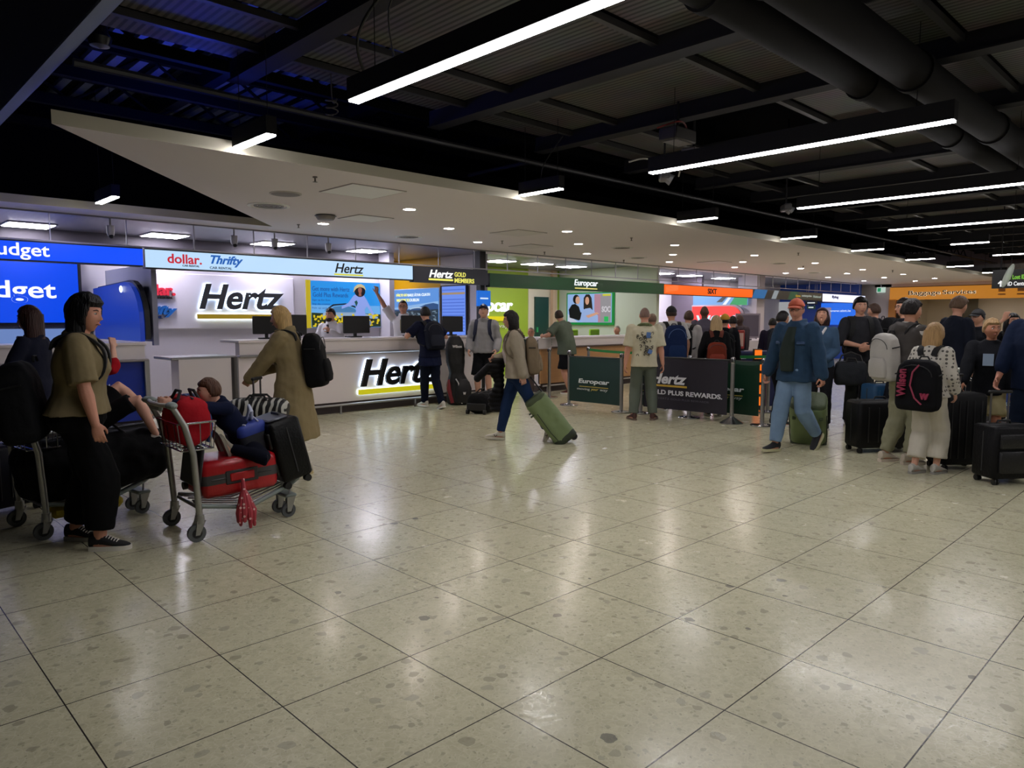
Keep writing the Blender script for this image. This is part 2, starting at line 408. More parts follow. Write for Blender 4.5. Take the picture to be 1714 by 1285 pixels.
# fixtures on the white ceiling
dl = thing('downlight', 'round recessed downlight', 'light', (0, 0, 2.87), 0, 'downlights')
MB().lathe([(.095, 0.001), (.095, -.006), (.075, -.006), (.07, .001)], (0, 0, 0)).build('trim_ring', mat('e8e4e0', .4), dl)
MB().lathe([(.001, -.004), (.07, -.004), (.07, .0), (.001, .0)], (0, 0, 0)).build('lens', mat('fff3ea', .4, emit=DOWN), dl)
first = True
DLN = {(0, 0): 'left of centre, nearest to the viewer'}
for r_, (nm, pts) in enumerate((('front', [(5.28, 7.22), (8.3, 7.36), (11.2, 7.36), (14.17, 7.37), (17.15, 7.38), (20.3, 7.45), (23.3, 7.4), (26.3, 7.4)]),
                ('middle', [(6.79, 8.32), (9.81, 8.43), (12.8, 8.45), (15.6, 8.4), (18.7, 8.42), (21.7, 8.4), (24.7, 8.4), (27.7, 8.4)]),
                ('back', [(5.2, 9.12), (8.34, 9.44), (11.4, 9.57), (14.37, 9.58), (17.05, 9.4), (20.3, 9.58), (23.3, 9.6), (26.3, 9.6)]))):
    for k, (x, y) in enumerate(pts):
        lb = 'round downlight in the %s row over the counters, %s from the left' % (nm, words[k] if k else 'first')
        if first: dl.location = (x, y, 2.87); dl['label'] = lb; first = False
        else: dup(dl, (x, y, 2.87), label=lb)
def ring_vent(x, y, r, lb, grp='round air vents'):
    t = thing('ceiling_vent', lb, 'vent', (x, y, 2.87), 0, grp)
    MB().lathe([(r, .001), (r, -.008), (r*.86, -.014), (r*.84, .001)], (0, 0, 0), 32).build('outer_ring', mat('ffffff', .5), t)
    m = MB()
    for q in (.7, .5, .3): m.lathe([(r*q, .001), (r*q, -.012), (r*(q-.1), -.012), (r*(q-.1), .001)], (0, 0, 0), 28)
    m.build('slot_rings', mat('8e8886', .5), t)
ring_vent(3.935, 8.137, .24, 'large round slotted air vent at the left of the white ceiling')
ring_vent(7.0, 9.6, .22, 'round slotted air vent behind the first downlights above the middle counter')
ring_vent(10.9, 8.3, .2, 'round air vent above the green sign')
ring_vent(12.9, 9.4, .2, 'round air vent over the join of green and orange signs')
ring_vent(16.6, 8.0, .2, 'round air vent over the orange sign')
ring_vent(20.6, 8.9, .2, 'round air vent far right on the white ceiling')
t = thing('ceiling_speaker', 'flat round grey ceiling speaker left on the white ceiling', 'speaker', (3.695, 7.246, 2.87))
MB().lathe([(.15, .001), (.15, -.008), (.135, -.012), (.001, -.012)], (0, 0, 0), 32).build('grille', mat('8d8788', .6), t)
MB().lathe([(.165, .001), (.165, -.006), (.148, -.01), (.148, .001)], (0, 0, 0), 32).build('rim', mat('c9c3c2', .6), t)
t = thing('ceiling_sensor_dome', 'grey dome sensor hanging under the white ceiling left of centre', 'sensor', (4.81, 8.374, 2.87))
MB().lathe([(.12, .001), (.12, -.03), (.1, -.06), (.001, -.07)], (0, 0, 0), 24).build('dome', mat('8b8584', .5), t)
MB().lathe([(.08, -.0), (.08, .0), (.14, -.012), (.08, -.012)], (0, 0, 0), 24).build('base', mat('6f6a69', .5), t)
def hatch(x, y, s, lb, col='ffffff'):
    t = thing('access_panel', lb, 'panel', (x, y, 2.87), 0, 'square ceiling access panels')
    MB().box((0, 0, -.004), (s, s, .01)).build('door', mat(col, .5), t, smooth=False)
    MB().box((0, s/2+.006, -.002), (s+.03, .012, .012)).box((0, -s/2-.006, -.002), (s+.03, .012, .012)).box((s/2+.006, 0, -.002), (.012, s, .012)).box((-s/2-.006, 0, -.002), (.012, s, .012)).build('frame', mat('a7a09f', .5), t, smooth=False)
hatch(4.2, 6.55, .62, 'large square access panel nearest in the white ceiling')
hatch(5.33, 8.25, .5, 'pale square access panel behind the first small downlight')
hatch(7.9, 8.0, .6, 'square access panel above the dark members sign', 'e4dde0')
hatch(9.5, 9.3, .55, 'square access panel left of the first round vent over the green sign', 'e4dde0')
hatch(15.2, 8.9, .55, 'square access panel above the orange sign', 'f4eef6')
for i, (x, y, lb) in enumerate([(3.46, 6.2, 'nearest sprinkler head under the white ceiling'), (5.0, 9.45, 'sprinkler head above the light blue sign, left end'), (8.5, 9.0, 'sprinkler head above the dark members sign'), (10.5, 9.9, 'sprinkler head near the pillar between the offices'), (9.7, 7.2, 'sprinkler head at the middle of the white ceiling'), (13.2, 10.0, 'sprinkler head over the green sign, right end'), (14.3, 6.5, 'sprinkler head close to the dark ceiling edge, right'), (17.9, 8.0, 'sprinkler head far right over the orange sign'), (21.2, 7.0, 'farthest sprinkler head at the right')]):
    t = thing('sprinkler_head', lb, 'sprinkler', (x, y, 2.87), 0, 'sprinkler heads')
    MB().lathe([(.022, 0), (.022, -.01), (.008, -.012), (.008, -.04), (.012, -.045), (.025, -.05), (.001, -.052)], (0, 0, 0), 12).build('body', mat('77706e', .4, .6), t)

t = thing('ceiling_light_panel', 'added square light panel brightening the yellow recess behind the raised arm', 'light', (9.5, 14.3, 2.93), 0, 'square office light panels')  # extra lamp, added only to brighten the dark yellow recess
MB().box((0, 0, 0), (.62, .62, .02)).build('frame', mat('cfccd0', .5), t, smooth=False)
MB().box((0, 0, -.012), (.57, .57, .01)).build('diffuser', mat('fff4e6', .4, emit=16), t, smooth=False)
# gear hanging in the dark part
def gearbox(x, y, z, d, lb, col, name='junction_box'):
    t = thing(name, lb, 'box', (x, y, z))
    MB().box((0, 0, 0), d, bev=.01).build('casing', mat(col, .5), t)
    MB().box((0, 0, -d[2]/2), (d[0]*.8, d[1]*.8, .01)).build('cover', mat('5a5654', .4), t)
    MB().tube([(0, 0, d[2]/2), (0, 0, 4.3-z)], .012, 6).build('hanger', CHAR, t)
gearbox(6.1, 4.0, 3.3, (.35, .2, .12), 'dark ceiling box with red cable left of the second long light', '34302f')
gearbox(6.55, 4.1, 3.22, (.22, .16, .1), 'small grey box with red wires by the second long light', '4a4544')
for i, (x, y, z, lb) in enumerate([(6.55, 4.45, 3.05, 'twin-head emergency light below the start of the second long light'), (9.9, 4.7, 3.1, 'twin-head emergency light near the third long light')]):
    t = thing('emergency_light', lb, 'light', (x, y, z), R(40))
    MB().box((0, 0, 0), (.26, .1, .09), bev=.015).build('case', mat('4a484b', .4), t)
    for s in (-1, 1): MB().cyl((s*.07, -.03, -.02), (s*.07, -.08, -.05), .035, .045).build('lamp_head', mat('8d8d92', .2, .3), t)
    MB().tube([(0, 0, .04), (0, 0, 4.3-z)], .012, 6).build('hanger', CHAR, t)
def cable(name, pts, lb, col='0c0c0d', r=.01):
    cp = []
    P = [Vector(p) for p in pts]
    for i in range(len(P)-1):
        p0 = P[max(i-1, 0)]; p1 = P[i]; p2 = P[i+1]; p3 = P[min(i+2, len(P)-1)]
        for k in range(8):
            u = k/8
            cp.append(.5*((2*p1)+(p2-p0)*u+(2*p0-5*p1+4*p2-p3)*u*u+(3*p1-p0-3*p2+p3)*u**3))
    cp.append(P[-1])
    return tag(MB().tube(cp, r, 7).build(name, mat(col, .5)), lb, 'cable')
cable('hanging_cable', [(2.75, 4.15, 3.03), (2.55, 4.0, 3.3), (2.7, 3.7, 3.6), (3.1, 3.4, 3.66)], 'black cable looping from the ceiling to the nearest long light')
cable('hanging_cable', [(2.9, 4.05, 3.1), (2.6, 3.7, 3.45), (2.9, 3.3, 3.6), (3.4, 3.2, 3.62)], 'thin black cable beside the loop over the nearest long light', r=.006)
cable('red_cable', [(5.9, 4.1, 3.36), (6.05, 3.95, 3.42), (6.25, 4.0, 3.4), (6.3, 4.05, 3.3)], 'red cable arched over the dark ceiling box', '8a2a2c', .008)
cable('grey_flex_conduit', [(6.0, 4.5, 3.12), (6.15, 4.4, 3.16), (6.4, 4.3, 3.12), (6.75, 4.4, 3.16), (6.9, 4.5, 3.1)], 'pale flexible conduit wriggling by the second long light', '9a9694', .009)
cable('hanging_cable', [(5.72, 5.45, 3.05), (5.72, 5.4, 3.2), (5.9, 5.3, 3.5)], 'thin cable above the second short light', r=.006)
cable('coiled_cable', [(3.3, 5.6, 4.3)]+[(3.3, 5.6, 3.45)]+[(3.3+.05*math.cos(k*1.3), 5.6+.05*math.sin(k*1.3), 3.42-.012*k) for k in range(14)], 'coiled loose cable dangling from the dark truss', '3a3630', .006)
t = thing('ceiling_spotlight', 'black spotlight hanging in the blue lit ceiling corner', 'light', (1.75, 6.4, 3.72))
MB().cyl((0, 0, .2), (0, 0, -.02), .05, .07).build('barrel', BLK, t)
MB().lathe([(.001, -.08), (.07, -.06), (.09, 0), (.07, .03)], (0, 0, 0)).build('ball_housing', mat('1c1d22', .3), t)
MB().tube([(0, 0, .2), (0, 0, .55)], .015, 6).build('stem', BLK, t)
# blue strip lamp that washes the left ceiling corner
t = thing('blue_strip_lamp', 'blue LED batten lying on top of the white ceiling edge', 'light', (2.9, 7.32, 3.0), R(49))
MB().box((0, 0, 0), (1.4, .08, .05)).build('batten', CHAR, t, smooth=False)
MB().box((0, 0, .027), (1.35, .06, .04)).build('tube', mat('2a48ff', .4, emit=48), t, smooth=False)
# hanging direction sign at the right
t = thing('direction_sign', 'black hanging sign with a white arrow at the right edge', 'sign', (16, 3.1, 2.29))
MB().box((0, 0, 0), (.08, .85, .34)).build('panel', mat('08080a', .4), t, smooth=False)
ar = MB(); ar.prism([(-.05, 0), (0, .055), (.05, 0), (.03, -.012), (.012, .01), (.012, -.06), (-.012, -.06), (-.012, .01), (-.03, -.012)], -.004, .004, lambda x, y, z: (-.044+z, -x, y))
ar.build('arrow', glow('f2f2f2', .9), t, smooth=False).location = (0, .28, -.08)
text(t, 'T2 Lost ID', (-.043, .05, .03), .3, .08, glow('7fc63a', .9), '-X', .006, .02)
text(t, 'ID Centre', (-.043, .02, -.09), .3, .075, glow('f2f2f2', .9), '-X', .006, .02)
for s in (-1, 1): MB().tube([(0, s*.3, .17), (0, s*.3, 2.0)], .01, 6).build('hanger', CHAR, t)
t = thing('hanging_oval_ornament', 'tilted translucent oval hanging in front of the black arrow sign', 'ornament', (13.4, 2.75, 2.22))
MB().ell((0, 0, 0), (.05, .05, .19), Euler((R(20), 0, 0)).to_matrix(), 16, 14).build('shell', mat('c8d0c4', .15, alpha=.55), t)
MB().tube([(0, -.04, .18), (0, -.04, 2.0)], .004, 5).build('wire', CHAR, t)
t = thing('exit_sign', 'small green and white emergency exit sign by the orange portal', 'sign', (29.5, 10.12, 2.66))
MB().box((0, 0, 0), (.06, .3, .2)).build('box', mat('cfe8dc', .4, emit=.5), t, smooth=False)
MB().box((-.033, .06, 0), (.01, .12, .14)).build('pictogram', mat('1f9a66', .4, emit=.5), t, smooth=False)
MB().box((0, 0, .15), (.03, .03, .14)).build('bracket', STEEL, t, smooth=False)
for i, x in enumerate((2.4, 4.31, 6.19, 8.2, 11.9, 13.2, 14.5, 17.0, 18.6, 20.2, 22.3, 24.3)):
    t = thing('ceiling_light_panel', 'square light panel in the slatted office ceiling, %s' % ['far left above the blue sign', 'above the red and blue company names', 'above the middle of the light blue sign', 'above the dark members sign', 'first right of the dark pillar', 'second right of the dark pillar', 'third right of the dark pillar', 'above the left of the orange sign', 'above the orange sign', 'above the right of the orange sign', 'behind the white column', 'farthest right'][i], 'light', (x, 12.7, 2.93), 0, 'square office light panels')
    MB().box((0, 0, 0), (.62, .62, .02)).build('frame', mat('cfccd0', .5), t, smooth=False)
    MB().box((0, 0, -.012), (.57, .57, .01)).build('diffuser', mat('f2eefc', .4, emit=(22 if x < 15 else 42)), t, smooth=False)
for i, (x, lb) in enumerate(((3.0, 'above the right end of the blue sign'), (4.7, 'above the blue company name'), (5.35, 'above the light blue sign, left of the next camera'), (6.3, 'above the black company name'))):
    t = thing('security_camera', 'small white dome camera %s' % lb, 'camera', (x, 10.9, 2.68), 0, 'small white cameras over the signs')
    MB().lathe([(.05, .13), (.05, .05), (.045, .0), (.001, -.03)], (0, 0, 0), 14).build('body', mat('d2ced2', .4), t)
    MB().ell((0, -.02, -.015), (.032, .032, .03)).build('lens_dome', BLK, t)
    MB().tube([(0, 0, .13), (0, 0, .27)], .012, 6).build('stem', mat('d2ced2', .4), t)
# ------------------------------------------------------------------ overhead signs (fascia line y = 10.41)
YF = 10.41
def fascia(name, label, x0, x1, z0, z1, col, em, depth=.12):
    t = thing(name, label, 'sign', ((x0+x1)/2, YF+depth/2, (z0+z1)/2))
    MB().box((0, 0, 0), (x1-x0, depth, z1-z0)).build('frame', mat('101216', .4), t, smooth=False)
    if em: MB().box((0, -depth/2-.004, 0), (x1-x0-.0, .008, z1-z0-.035)).build('light_panel', mat(col, .3, emit=em), t, smooth=False)
    else: MB().box((0, -depth/2-.004, 0), (x1-x0, .008, z1-z0)).build('face_panel', mat(col, .35), t, smooth=False)
    return t, (x0+x1)/2, (z0+z1)/2
def on(t, cx, cz, body, x, z, w, h, col, em=.9, depth=.012, dy=-.07, **k):
    text(t, body, (x-cx, dy, z-cz), w, h, glow(col, em), '-Y', depth, **k)
B1 = '0046e8'
t, cx, cz = fascia('overhead_sign', 'bright blue overhead sign with white car rental name, far left', -1.2, 3.24, 2.245, 2.495, B1, .85)
on(t, cx, cz, 'Budget', 1.835, 2.362, .67, .2, 'ffffff', 1.1, bold=.012)
t, cx, cz = fascia('overhead_sign', 'light blue overhead sign with three company names', 3.27, 7.66, 2.225, 2.495, 'b2d2f0', .78)
on(t, cx, cz, 'dollar.', 3.78, 2.375, .46, .13, 'd9283c', .75, bold=.02)
on(t, cx, cz, 'CAR RENTAL', 3.86, 2.286, .23, .026, '444b55', .5)
on(t, cx, cz, 'Thrifty', 4.37, 2.375, .47, .16, '0e63c0', .8, bold=.03, shear=.35)
on(t, cx, cz, 'CAR RENTAL', 4.28, 2.277, .32, .034, '35506e', .5, bold=.01)
on(t, cx, cz, 'Hertz', 6.39, 2.372, .54, .155, '101418', .0, bold=.012, shear=.28)
MB().box((6.375-cx, -.068, 2.268-cz), (.54, .01, .026)).build('underline', glow('e8e44a', .8), t, smooth=False)
t, cx, cz = fascia('overhead_sign', 'dark navy overhead sign for gold members', 7.68, 9.44, 2.2, 2.485, '262a3c', 0)
on(t, cx, cz, 'Hertz', 8.3, 2.365, .56, .14, 'ffffff', 1.1, bold=.022, shear=.28)
MB().box((8.29-cx, -.072, 2.262-cz), (.56, .01, .032)).build('underline', glow('f0ec6a', 1.0), t, smooth=False)
on(t, cx, cz, 'GOLD', 8.745, 2.372, .27, .085, 'e9e36a', .9, bold=.02)
on(t, cx, cz, 'MEMBERS', 8.85, 2.262, .48, .085, 'e9e36a', .9, bold=.02)
t, cx, cz = fascia('overhead_sign', 'dark green overhead sign with white italic name', 9.5, 15.39, 2.17, 2.435, '0f4f28', 0)
on(t, cx, cz, 'Europcar', 12.38, 2.325, .8, .17, 'f4fbff', 1.1, bold=.012, shear=.15)
MB().box((12.38-cx, -.07, 2.222-cz), (.76, .01, .022)).build('underline', glow('efe07a', .9), t, smooth=False)
t, cx, cz = fascia('overhead_sign', 'bright orange overhead sign with black name', 15.41, 19.95, 2.165, 2.43, 'ff5a00', .85)
on(t, cx, cz, 'SiXT', 17.69, 2.3, .47, .15, '14100c', 0, bold=.035)
for k in range(4): MB().box((15.75-cx, -.066, 2.27+.035*k-cz), (.55, .006, .006), (0, R(-6), 0)).build('streak', glow('ffb27a', .9), t, smooth=False)
t, cx, cz = fascia('overhead_sign', 'grey striped overhead sign right of the orange one', 19.97, 24.85, 2.16, 2.43, '4e534c', .25)
for (a, b_, c_) in ((19.98, 20.75, '2b8fe0'), (20.75, 21.2, '3a3836'), (21.2, 21.5, 'c6d4dc'), (21.5, 22.3, '3d3c36'), (22.3, 22.9, '2c6a48')):
    m_ = MB(); m_.prism([(a-cx-.08, -.13), (b_-cx-.08, -.13), (b_-cx+.12, .13), (a-cx+.12, .13)], -.074, -.066, lambda x, y, z: (x, z, y)); m_.build('colour_band', glow(c_, .35), t, smooth=False)
on(t, cx, cz, 'alamo', 22.95, 2.3, .35, .08, 'c8a23a', .5, dy=-.078)
on(t, cx, cz, 'enterprise', 23.6, 2.3, .75, .09, 'b8beb4', .5, dy=-.078)
on(t, cx, cz, 'National', 24.4, 2.3, .6, .08, 'aab8ae', .5, dy=-.078)
t, cx, cz = fascia('overhead_sign', 'white backlit overhead sign before the blue wall', 24.88, 28.7, 2.13, 2.43, 'dfe2ff', .9)
on(t, cx, cz, 'flying', 25.92, 2.31, .56, .12, '3c4a8c', .2, bold=.03)
mb = MB(); mb.box((11.5, YF+.06, 2.51), (33, .03, .02)).box((11.5, YF+.06, 2.86), (33, .03, .02))
for i in range(31): mb.box((2.2+i*.87, YF+.06, 2.68), (.014, .014, .37))
tag(mb.build('fascia_hanger_rods', mat('9a98a0', .4, .7), smooth=False), kind='structure')
struct('wall_pillar', MB().box((9.42, 10.62, 2.65), (.15, .2, .42)).box((9.43, 10.6, 1.12), (.11, .12, 2.24)), mat('14161a', .5))
struct('wall_column', MB().box((21.05, 10.95, 1.5), (.5, .5, 2.8)).box((21.9, 11.7, 1.5), (.3, .3, 2.8)), mat('cfc6d0', .6))

# ------------------------------------------------------------------ counters
CTR = mat('ddd5d7', .35); CTRD = mat('9a9496', .4); PANEL = mat('ece3e5', .25, coat=.3)
def counter(name, label, x0, x1, top, front, facem, trim=STEEL, ledge=1.0, y=YF, glass=True):
    t = thing(name, label, 'counter', ((x0+x1)/2, y, 0)); w = x1-x0
    MB().box((0, .33, top-.02), (w, .66, .04), bev=.006).build('worktop', CTR, t, smooth=False)
    MB().box((0, .09, (top+ledge)/2-.03), (w-.04, .14, top-ledge-.02)).build('upper_front', CTR, t, smooth=False)
    MB().box((0, 0, ledge), (w+.02, .1, .035), bev=.01).build('ledge_trim', trim, t, smooth=False)
    MB().box((0, .05, (ledge+.18)/2), (w, .06, ledge-.2)).build('front_panel', facem, t, smooth=False)
    MB().box((0, .38, .09), (w-.1, .5, .18)).build('plinth', mat('3a3030', .6), t, smooth=False)
    for s in (-1, 1): MB().box((s*(w/2-.02), .35, (ledge+.15)/2), (.04, .6, ledge-.15)).build('side_panel', CTR, t, smooth=False)
    r = MB().tube([(-w/2, -.05, .15), (w/2, -.05, .15)], .018, 10)
    r.build('foot_rail', STEEL, t)
    n = max(2, int(w/1.2))
    for i in range(n):
        xx = -w/2+.15+(w-.3)*i/(n-1)
        MB().box((xx, -.045, .07), (.03, .02, .15)).build('rail_bracket', STEEL, t, smooth=False)
    return t
t = counter('rental_counter', 'white rental counter with glowing black and yellow logo', 4.5, 9.3, 1.235, None, PANEL)
mb = MB().box((-.3-.32, 0, 0), (.1, .1, .1))
logo_x = 7.34-6.90
text(t, 'Hertz', (logo_x, .005, .65), 1.58, .44, glow('cfe8ff', 9), '-Y', .006, .016, .28, name='halo')
text(t, 'Hertz', (logo_x-.025, -.085, .65), 1.6, .45, mat('0c0c0e', .3), '-Y', .05, .026, .28)
text(t, 'Hertz', (logo_x-.005, -.06, .65), 1.615, .46, mat('8f8f92', .3), '-Y', .05, .026, .28, name='letter_returns')
MB().box((logo_x-.02, -.055, .335), (1.66, .05, .085), bev=.005).build('underline', glow('ede51c', .55), t, smooth=False)
MB().box((logo_x-.02, .006, .335), (1.62, .006, .07)).build('halo', glow('cfe8ff', 9), t, smooth=False)
# lower white counter to its left, with steel trims
t = thing('side_counter', 'low white counter with steel edging between blue and white counters', 'counter', (4.0, YF-.02, 0))
MB().box((-.02, .3, 1.0), (.92, .7, .04), bev=.008).build('worktop', STEEL, t, smooth=False)
MB().box((.02, .1, .5), (.8, .3, .98)).build('front_panel', CTR, t, smooth=False)
MB().box((-.33, -.0, .5), (.06, .06, .98)).build('corner_post', STEEL, t, smooth=False)
MB().cyl((.40, -.04, 0), (.40, -.04, 1.0), .05, seg=16).build('round_post', mat('6e6b6c', .3, .8), t)
MB().box((.35, .0, .55), (.02, .05, .9)).build('panel_trim', STEEL, t, smooth=False)
# budget counter
BL = mat('0b2f9c', .3)
t = counter('rental_counter', 'grey counter with dark blue front panels, far left', -3.5, 3.24, 1.24, None, BL, CTRD)
for x in (-3.2, -1.7, -.2, 1.3, 3.22): MB().box((x-(-.13), -.02, .58), (.06, .06, .84)).build('panel_post', STEEL, t, smooth=False)
text(t, 'Budget', (2.42+.13, -.01, .6), .78, .26, mat('d5d9ea', .4), '-Y', .02, .03)
MB().box((.9, .0, .88), (1.4, .02, .06)).build('yellow_stripe', mat('d6a415', .4), t, smooth=False)
# europcar counter
WOOD = mat('b98a5c', .4, bump=.2, bscale=10, var=.12, vscale=3, stretch=(1, 1, 12))
t = counter('rental_counter', 'wood fronted counter with white top behind the queue', 10.95, 15.2, 1.165, None, WOOD, mat('4b3a34', .5), ledge=.95)
for k in range(3): MB().box((-1.95, .0, 1.015+k*.05), (.14, .16, .035)).build('green_stripe', mat('1f7a32', .4), t, smooth=False)
MB().box((-2.1, -.0, 1.04), (.4, .18, .22)).build('curved_end', CTR, t, smooth=False)
# sixt counter
t = counter('rental_counter', 'dark blue and orange counter behind the queue at the right', 15.6, 19.9, 1.1, None, mat('18234f', .4), mat('33364a', .4), ledge=.95)
t = counter('rental_counter', 'white counter below the grey striped sign', 20.6, 24.6, 1.1, None, CTR, STEEL, ledge=.95)

# ------------------------------------------------------------------ walls behind the counters: signs and screens
YB = 13.2
t = thing('wall_sign', 'white wall panel with large black backlit name', 'sign', (5.45, YB-.03, 1.86))
MB().box((0, 0, 0), (2.75, .06, .98), bev=.02).build('panel', mat('d4d0de', .4), t, smooth=False)
def wl(body, x, z, w, h, m_, **k): text(t, body, (x-5.45, -.06, z-1.86), w, h, m_, '-Y', k.pop('depth', .05), **k)
text(t, 'Hertz', (5.77-5.45, -.05, 1.95-1.86), 1.58, .445, glow('cfeaff', 14), '-Y', .006, .016, .28, name='halo')
text(t, 'Hertz', (5.77-5.45, -.09, 1.95-1.86), 1.6, .455, mat('26282c', .4), '-Y', .03, .026, .28)
MB().box((5.75-5.45, -.09, 1.595-1.86), (1.64, .03, .085)).build('underline', mat('b4980f', .5), t, smooth=False)
MB().box((5.75-5.45, -.05, 1.595-1.86), (1.6, .006, .07)).build('halo', glow('cfeaff', 14), t, smooth=False)
wl('dollar.', 4.25, 2.045, .66, .19, mat('d22a42', .4), bold=.04)
wl('CAR RENTAL', 4.37, 1.915, .33, .04, mat('15151a', .4), bold=.03)
wl('Thrifty', 4.25, 1.68, .7, .2, mat('1464b8', .4), bold=.05, shear=.35)
wl('CAR RENTAL', 4.15, 1.58, .4, .05, mat('14306a', .4), bold=.03)
# poster
t = thing('lit_poster', 'backlit poster of a woman in a straw hat beside a car', 'poster', (7.95, YB-.03, 1.848))
MB().box((0, 0, 0), (1.72, .05, .96)).build('frame', mat('d0ccd6', .4), t, smooth=False)
sky = MB().box((.04, -.03, 0), (1.62, .012, .93)); sky.build('sky', glow('1b93ea', .8), t, smooth=False)
MB().box((.04, -.038, -.12), (1.62, .006, .2)).build('horizon_haze', glow('6ab0ee', .8), t, smooth=False)
MB().box((-.83, -.035, 0), (.1, .02, .95)).build('yellow_band', glow('c9b41c', .7), t, smooth=False)
def flat(parent, name, poly, m_, y, base=(0, 0)):
    mm = MB(); mm.prism([(px+base[0], pz+base[1]) for px, pz in poly], y-.003, y+.003, lambda x, z, yy: (x, yy, z)); return mm.build(name, m_, parent, smooth=False)
def disc(cx_, cz_, rx_, rz_, n=18, a0=0, a1=360): return [(cx_+rx_*math.cos(R(a0+(a1-a0)*k/n)), cz_+rz_*math.sin(R(a0+(a1-a0)*k/n))) for k in range(n if a1-a0 == 360 else n+1)]
flat(t, 'field', [(-.77, -.46), (.85, -.46), (.85, -.2), (.3, -.17), (-.3, -.19), (-.77, -.17)], glow('24371a', .6), -.044)
fl = MB(); rr = random.Random(3)
for k in range(120):
    px_, pz_ = rr.uniform(-.74, .82), rr.uniform(-.45, -.19); q = rr.uniform(.014, .03)
    fl.prism(disc(px_, pz_, q, q*.9, 8), -.062, -.049, lambda x, z, yy: (x, yy, z))
tag(fl.build('sunflowers', glow('e6cc1a', .75), t, smooth=False), kind='stuff')
flat(t, 'car_body', [(-.55, -.27), (-.52, -.19), (-.42, -.12), (.2, -.13), (.55, -.2), (.78, -.25), (.78, -.29)], glow('a8c6e6', .6), -.046)
flat(t, 'car_window', [(-.36, -.16), (-.28, -.05), (0, -.02), (.2, -.08), (.28, -.16)], glow('4f8fc8', .6), -.057)
flat(t, 'car_roof', [(-.5, -.13), (-.3, -.0), (0, .025), (.25, -.04), (.36, -.14), (.24, -.07), (0, -.0), (-.28, -.03)], glow('15152a', .3), -.06)
for px_ in (-.42, .55): flat(t, 'car_wheel', disc(px_, -.38, .1, .1), glow('14151f', .3), -.058); flat(t, 'wheel_hub', disc(px_, -.38, .055, .055), glow('8fa6c8', .5), -.062)
flat(t, 'dress', [(.14, -.42), (.24, -.12), (.22, .0), (.02, -.05), (-.1, -.09), (-.1, -.04), (.05, .03), (.2, .2), (.3, .22), (.42, .21), (.5, .1), (.63, -.12), (.68, -.2), (.63, -.21), (.5, -.03), (.44, -.1), (.5, -.42)], glow('8fa6ee', .8), -.066)
flat(t, 'hair', disc(.335, .28, .13, .12), glow('151724', .3), -.069)
flat(t, 'face', disc(.335, .3, .045, .065), glow('a86a58', .6), -.073)
flat(t, 'neck', [(.31, .25), (.36, .25), (.37, .18), (.3, .18)], glow('a06450', .6), -.073)
flat(t, 'hat', [(.17, .25), (.2, .36), (.28, .42), (.36, .43), (.44, .39), (.48, .3), (.42, .35), (.33, .37), (.24, .33)], glow('c9b98a', .8), -.077)
flat(t, 'bag', [(.2, .06), (.25, .09), (.28, .04), (.24, -.04)], glow('1c5a54', .6), -.07)
text(t, 'Get more with Hertz', (-.32, -.04, .31), .85, .09, glow('2a5cb0', .6), '-Y', .006, 0)
text(t, 'Gold Plus Rewards', (-.33, -.04, .19), .8, .09, glow('2a5cb0', .6), '-Y', .006, 0)
for k, (s_, w_) in enumerate((('Sign up for free', .4), ('Skip the counter', .4), ('Pick up and go', .42))): text(t, s_, (-.55, -.04, .08-k*.08), w_, .045, glow('2f62b4', .6), '-Y', .006, 0)
# budget screen
t = thing('wall_screen', 'bright blue wall screen with large white name, far left', 'screen', (1.45, YB-.05, 1.96))
MB().box((0, 0, 0), (3.4, .08, 1.0)).build('frame', mat('23252b', .4), t, smooth=False)
MB().box((0, -.045, .0), (3.3, .012, .93)).build('display', glow('0048ea', .9), t, smooth=False)
text(t, 'Budget', (.7, -.055, .0), 1.28, .34, glow('eef6ff', 1.1), '-Y', .012, .014)
t = thing('low_screen', 'pale blue screen under the bright blue wall screen', 'screen', (1.45, YB-.05, 1.22))
MB().box((0, 0, 0), (3.2, .06, .42)).build('frame', mat('3c4456', .4), t, smooth=False)
MB().box((0, -.035, 0), (3.1, .01, .36)).build('display', glow('7f9ee0', .6), t, smooth=False)
# glowing blue rounded booth panel
prof = [(10.75, 1.24), (12.95, 1.24), (12.95, 2.03), (11.35, 2.08)] + [(10.75+.6-.6*math.sin(R(a)), 1.5+.58*math.cos(R(a))) for a in (15, 30, 45, 60, 75, 90)]
t = thing('booth_partition', 'frosted blue partition with a rounded corner standing on the counter', 'partition', (3.3, 0, 0))
mm = MB(); mm.prism(prof, -.03, .03, lambda y, z, x: (x, y, z)); mm.build('frosted_panel', mat('2448c8', .35, emit=.28), t, smooth=False)
mm = MB(); mm.prism([(y-.02, z+.03) for y, z in prof], .035, .1, lambda y, z, x: (x, y, z)); mm.build('dark_edge', mat('191a1f', .5), t, smooth=False)
MB().ell((-.05, 11.45, 1.98), (.02, .04, .05)).build('lamp', glow('dfe8ff', 2.5), t)
struct('wall_booth', MB().box((3.52, 12.0, 1.78), (.05, 2.2, 1.1)).box((3.5, 10.86, 1.75), (.07, .08, 1.14)), mat('8f90a6', .5))
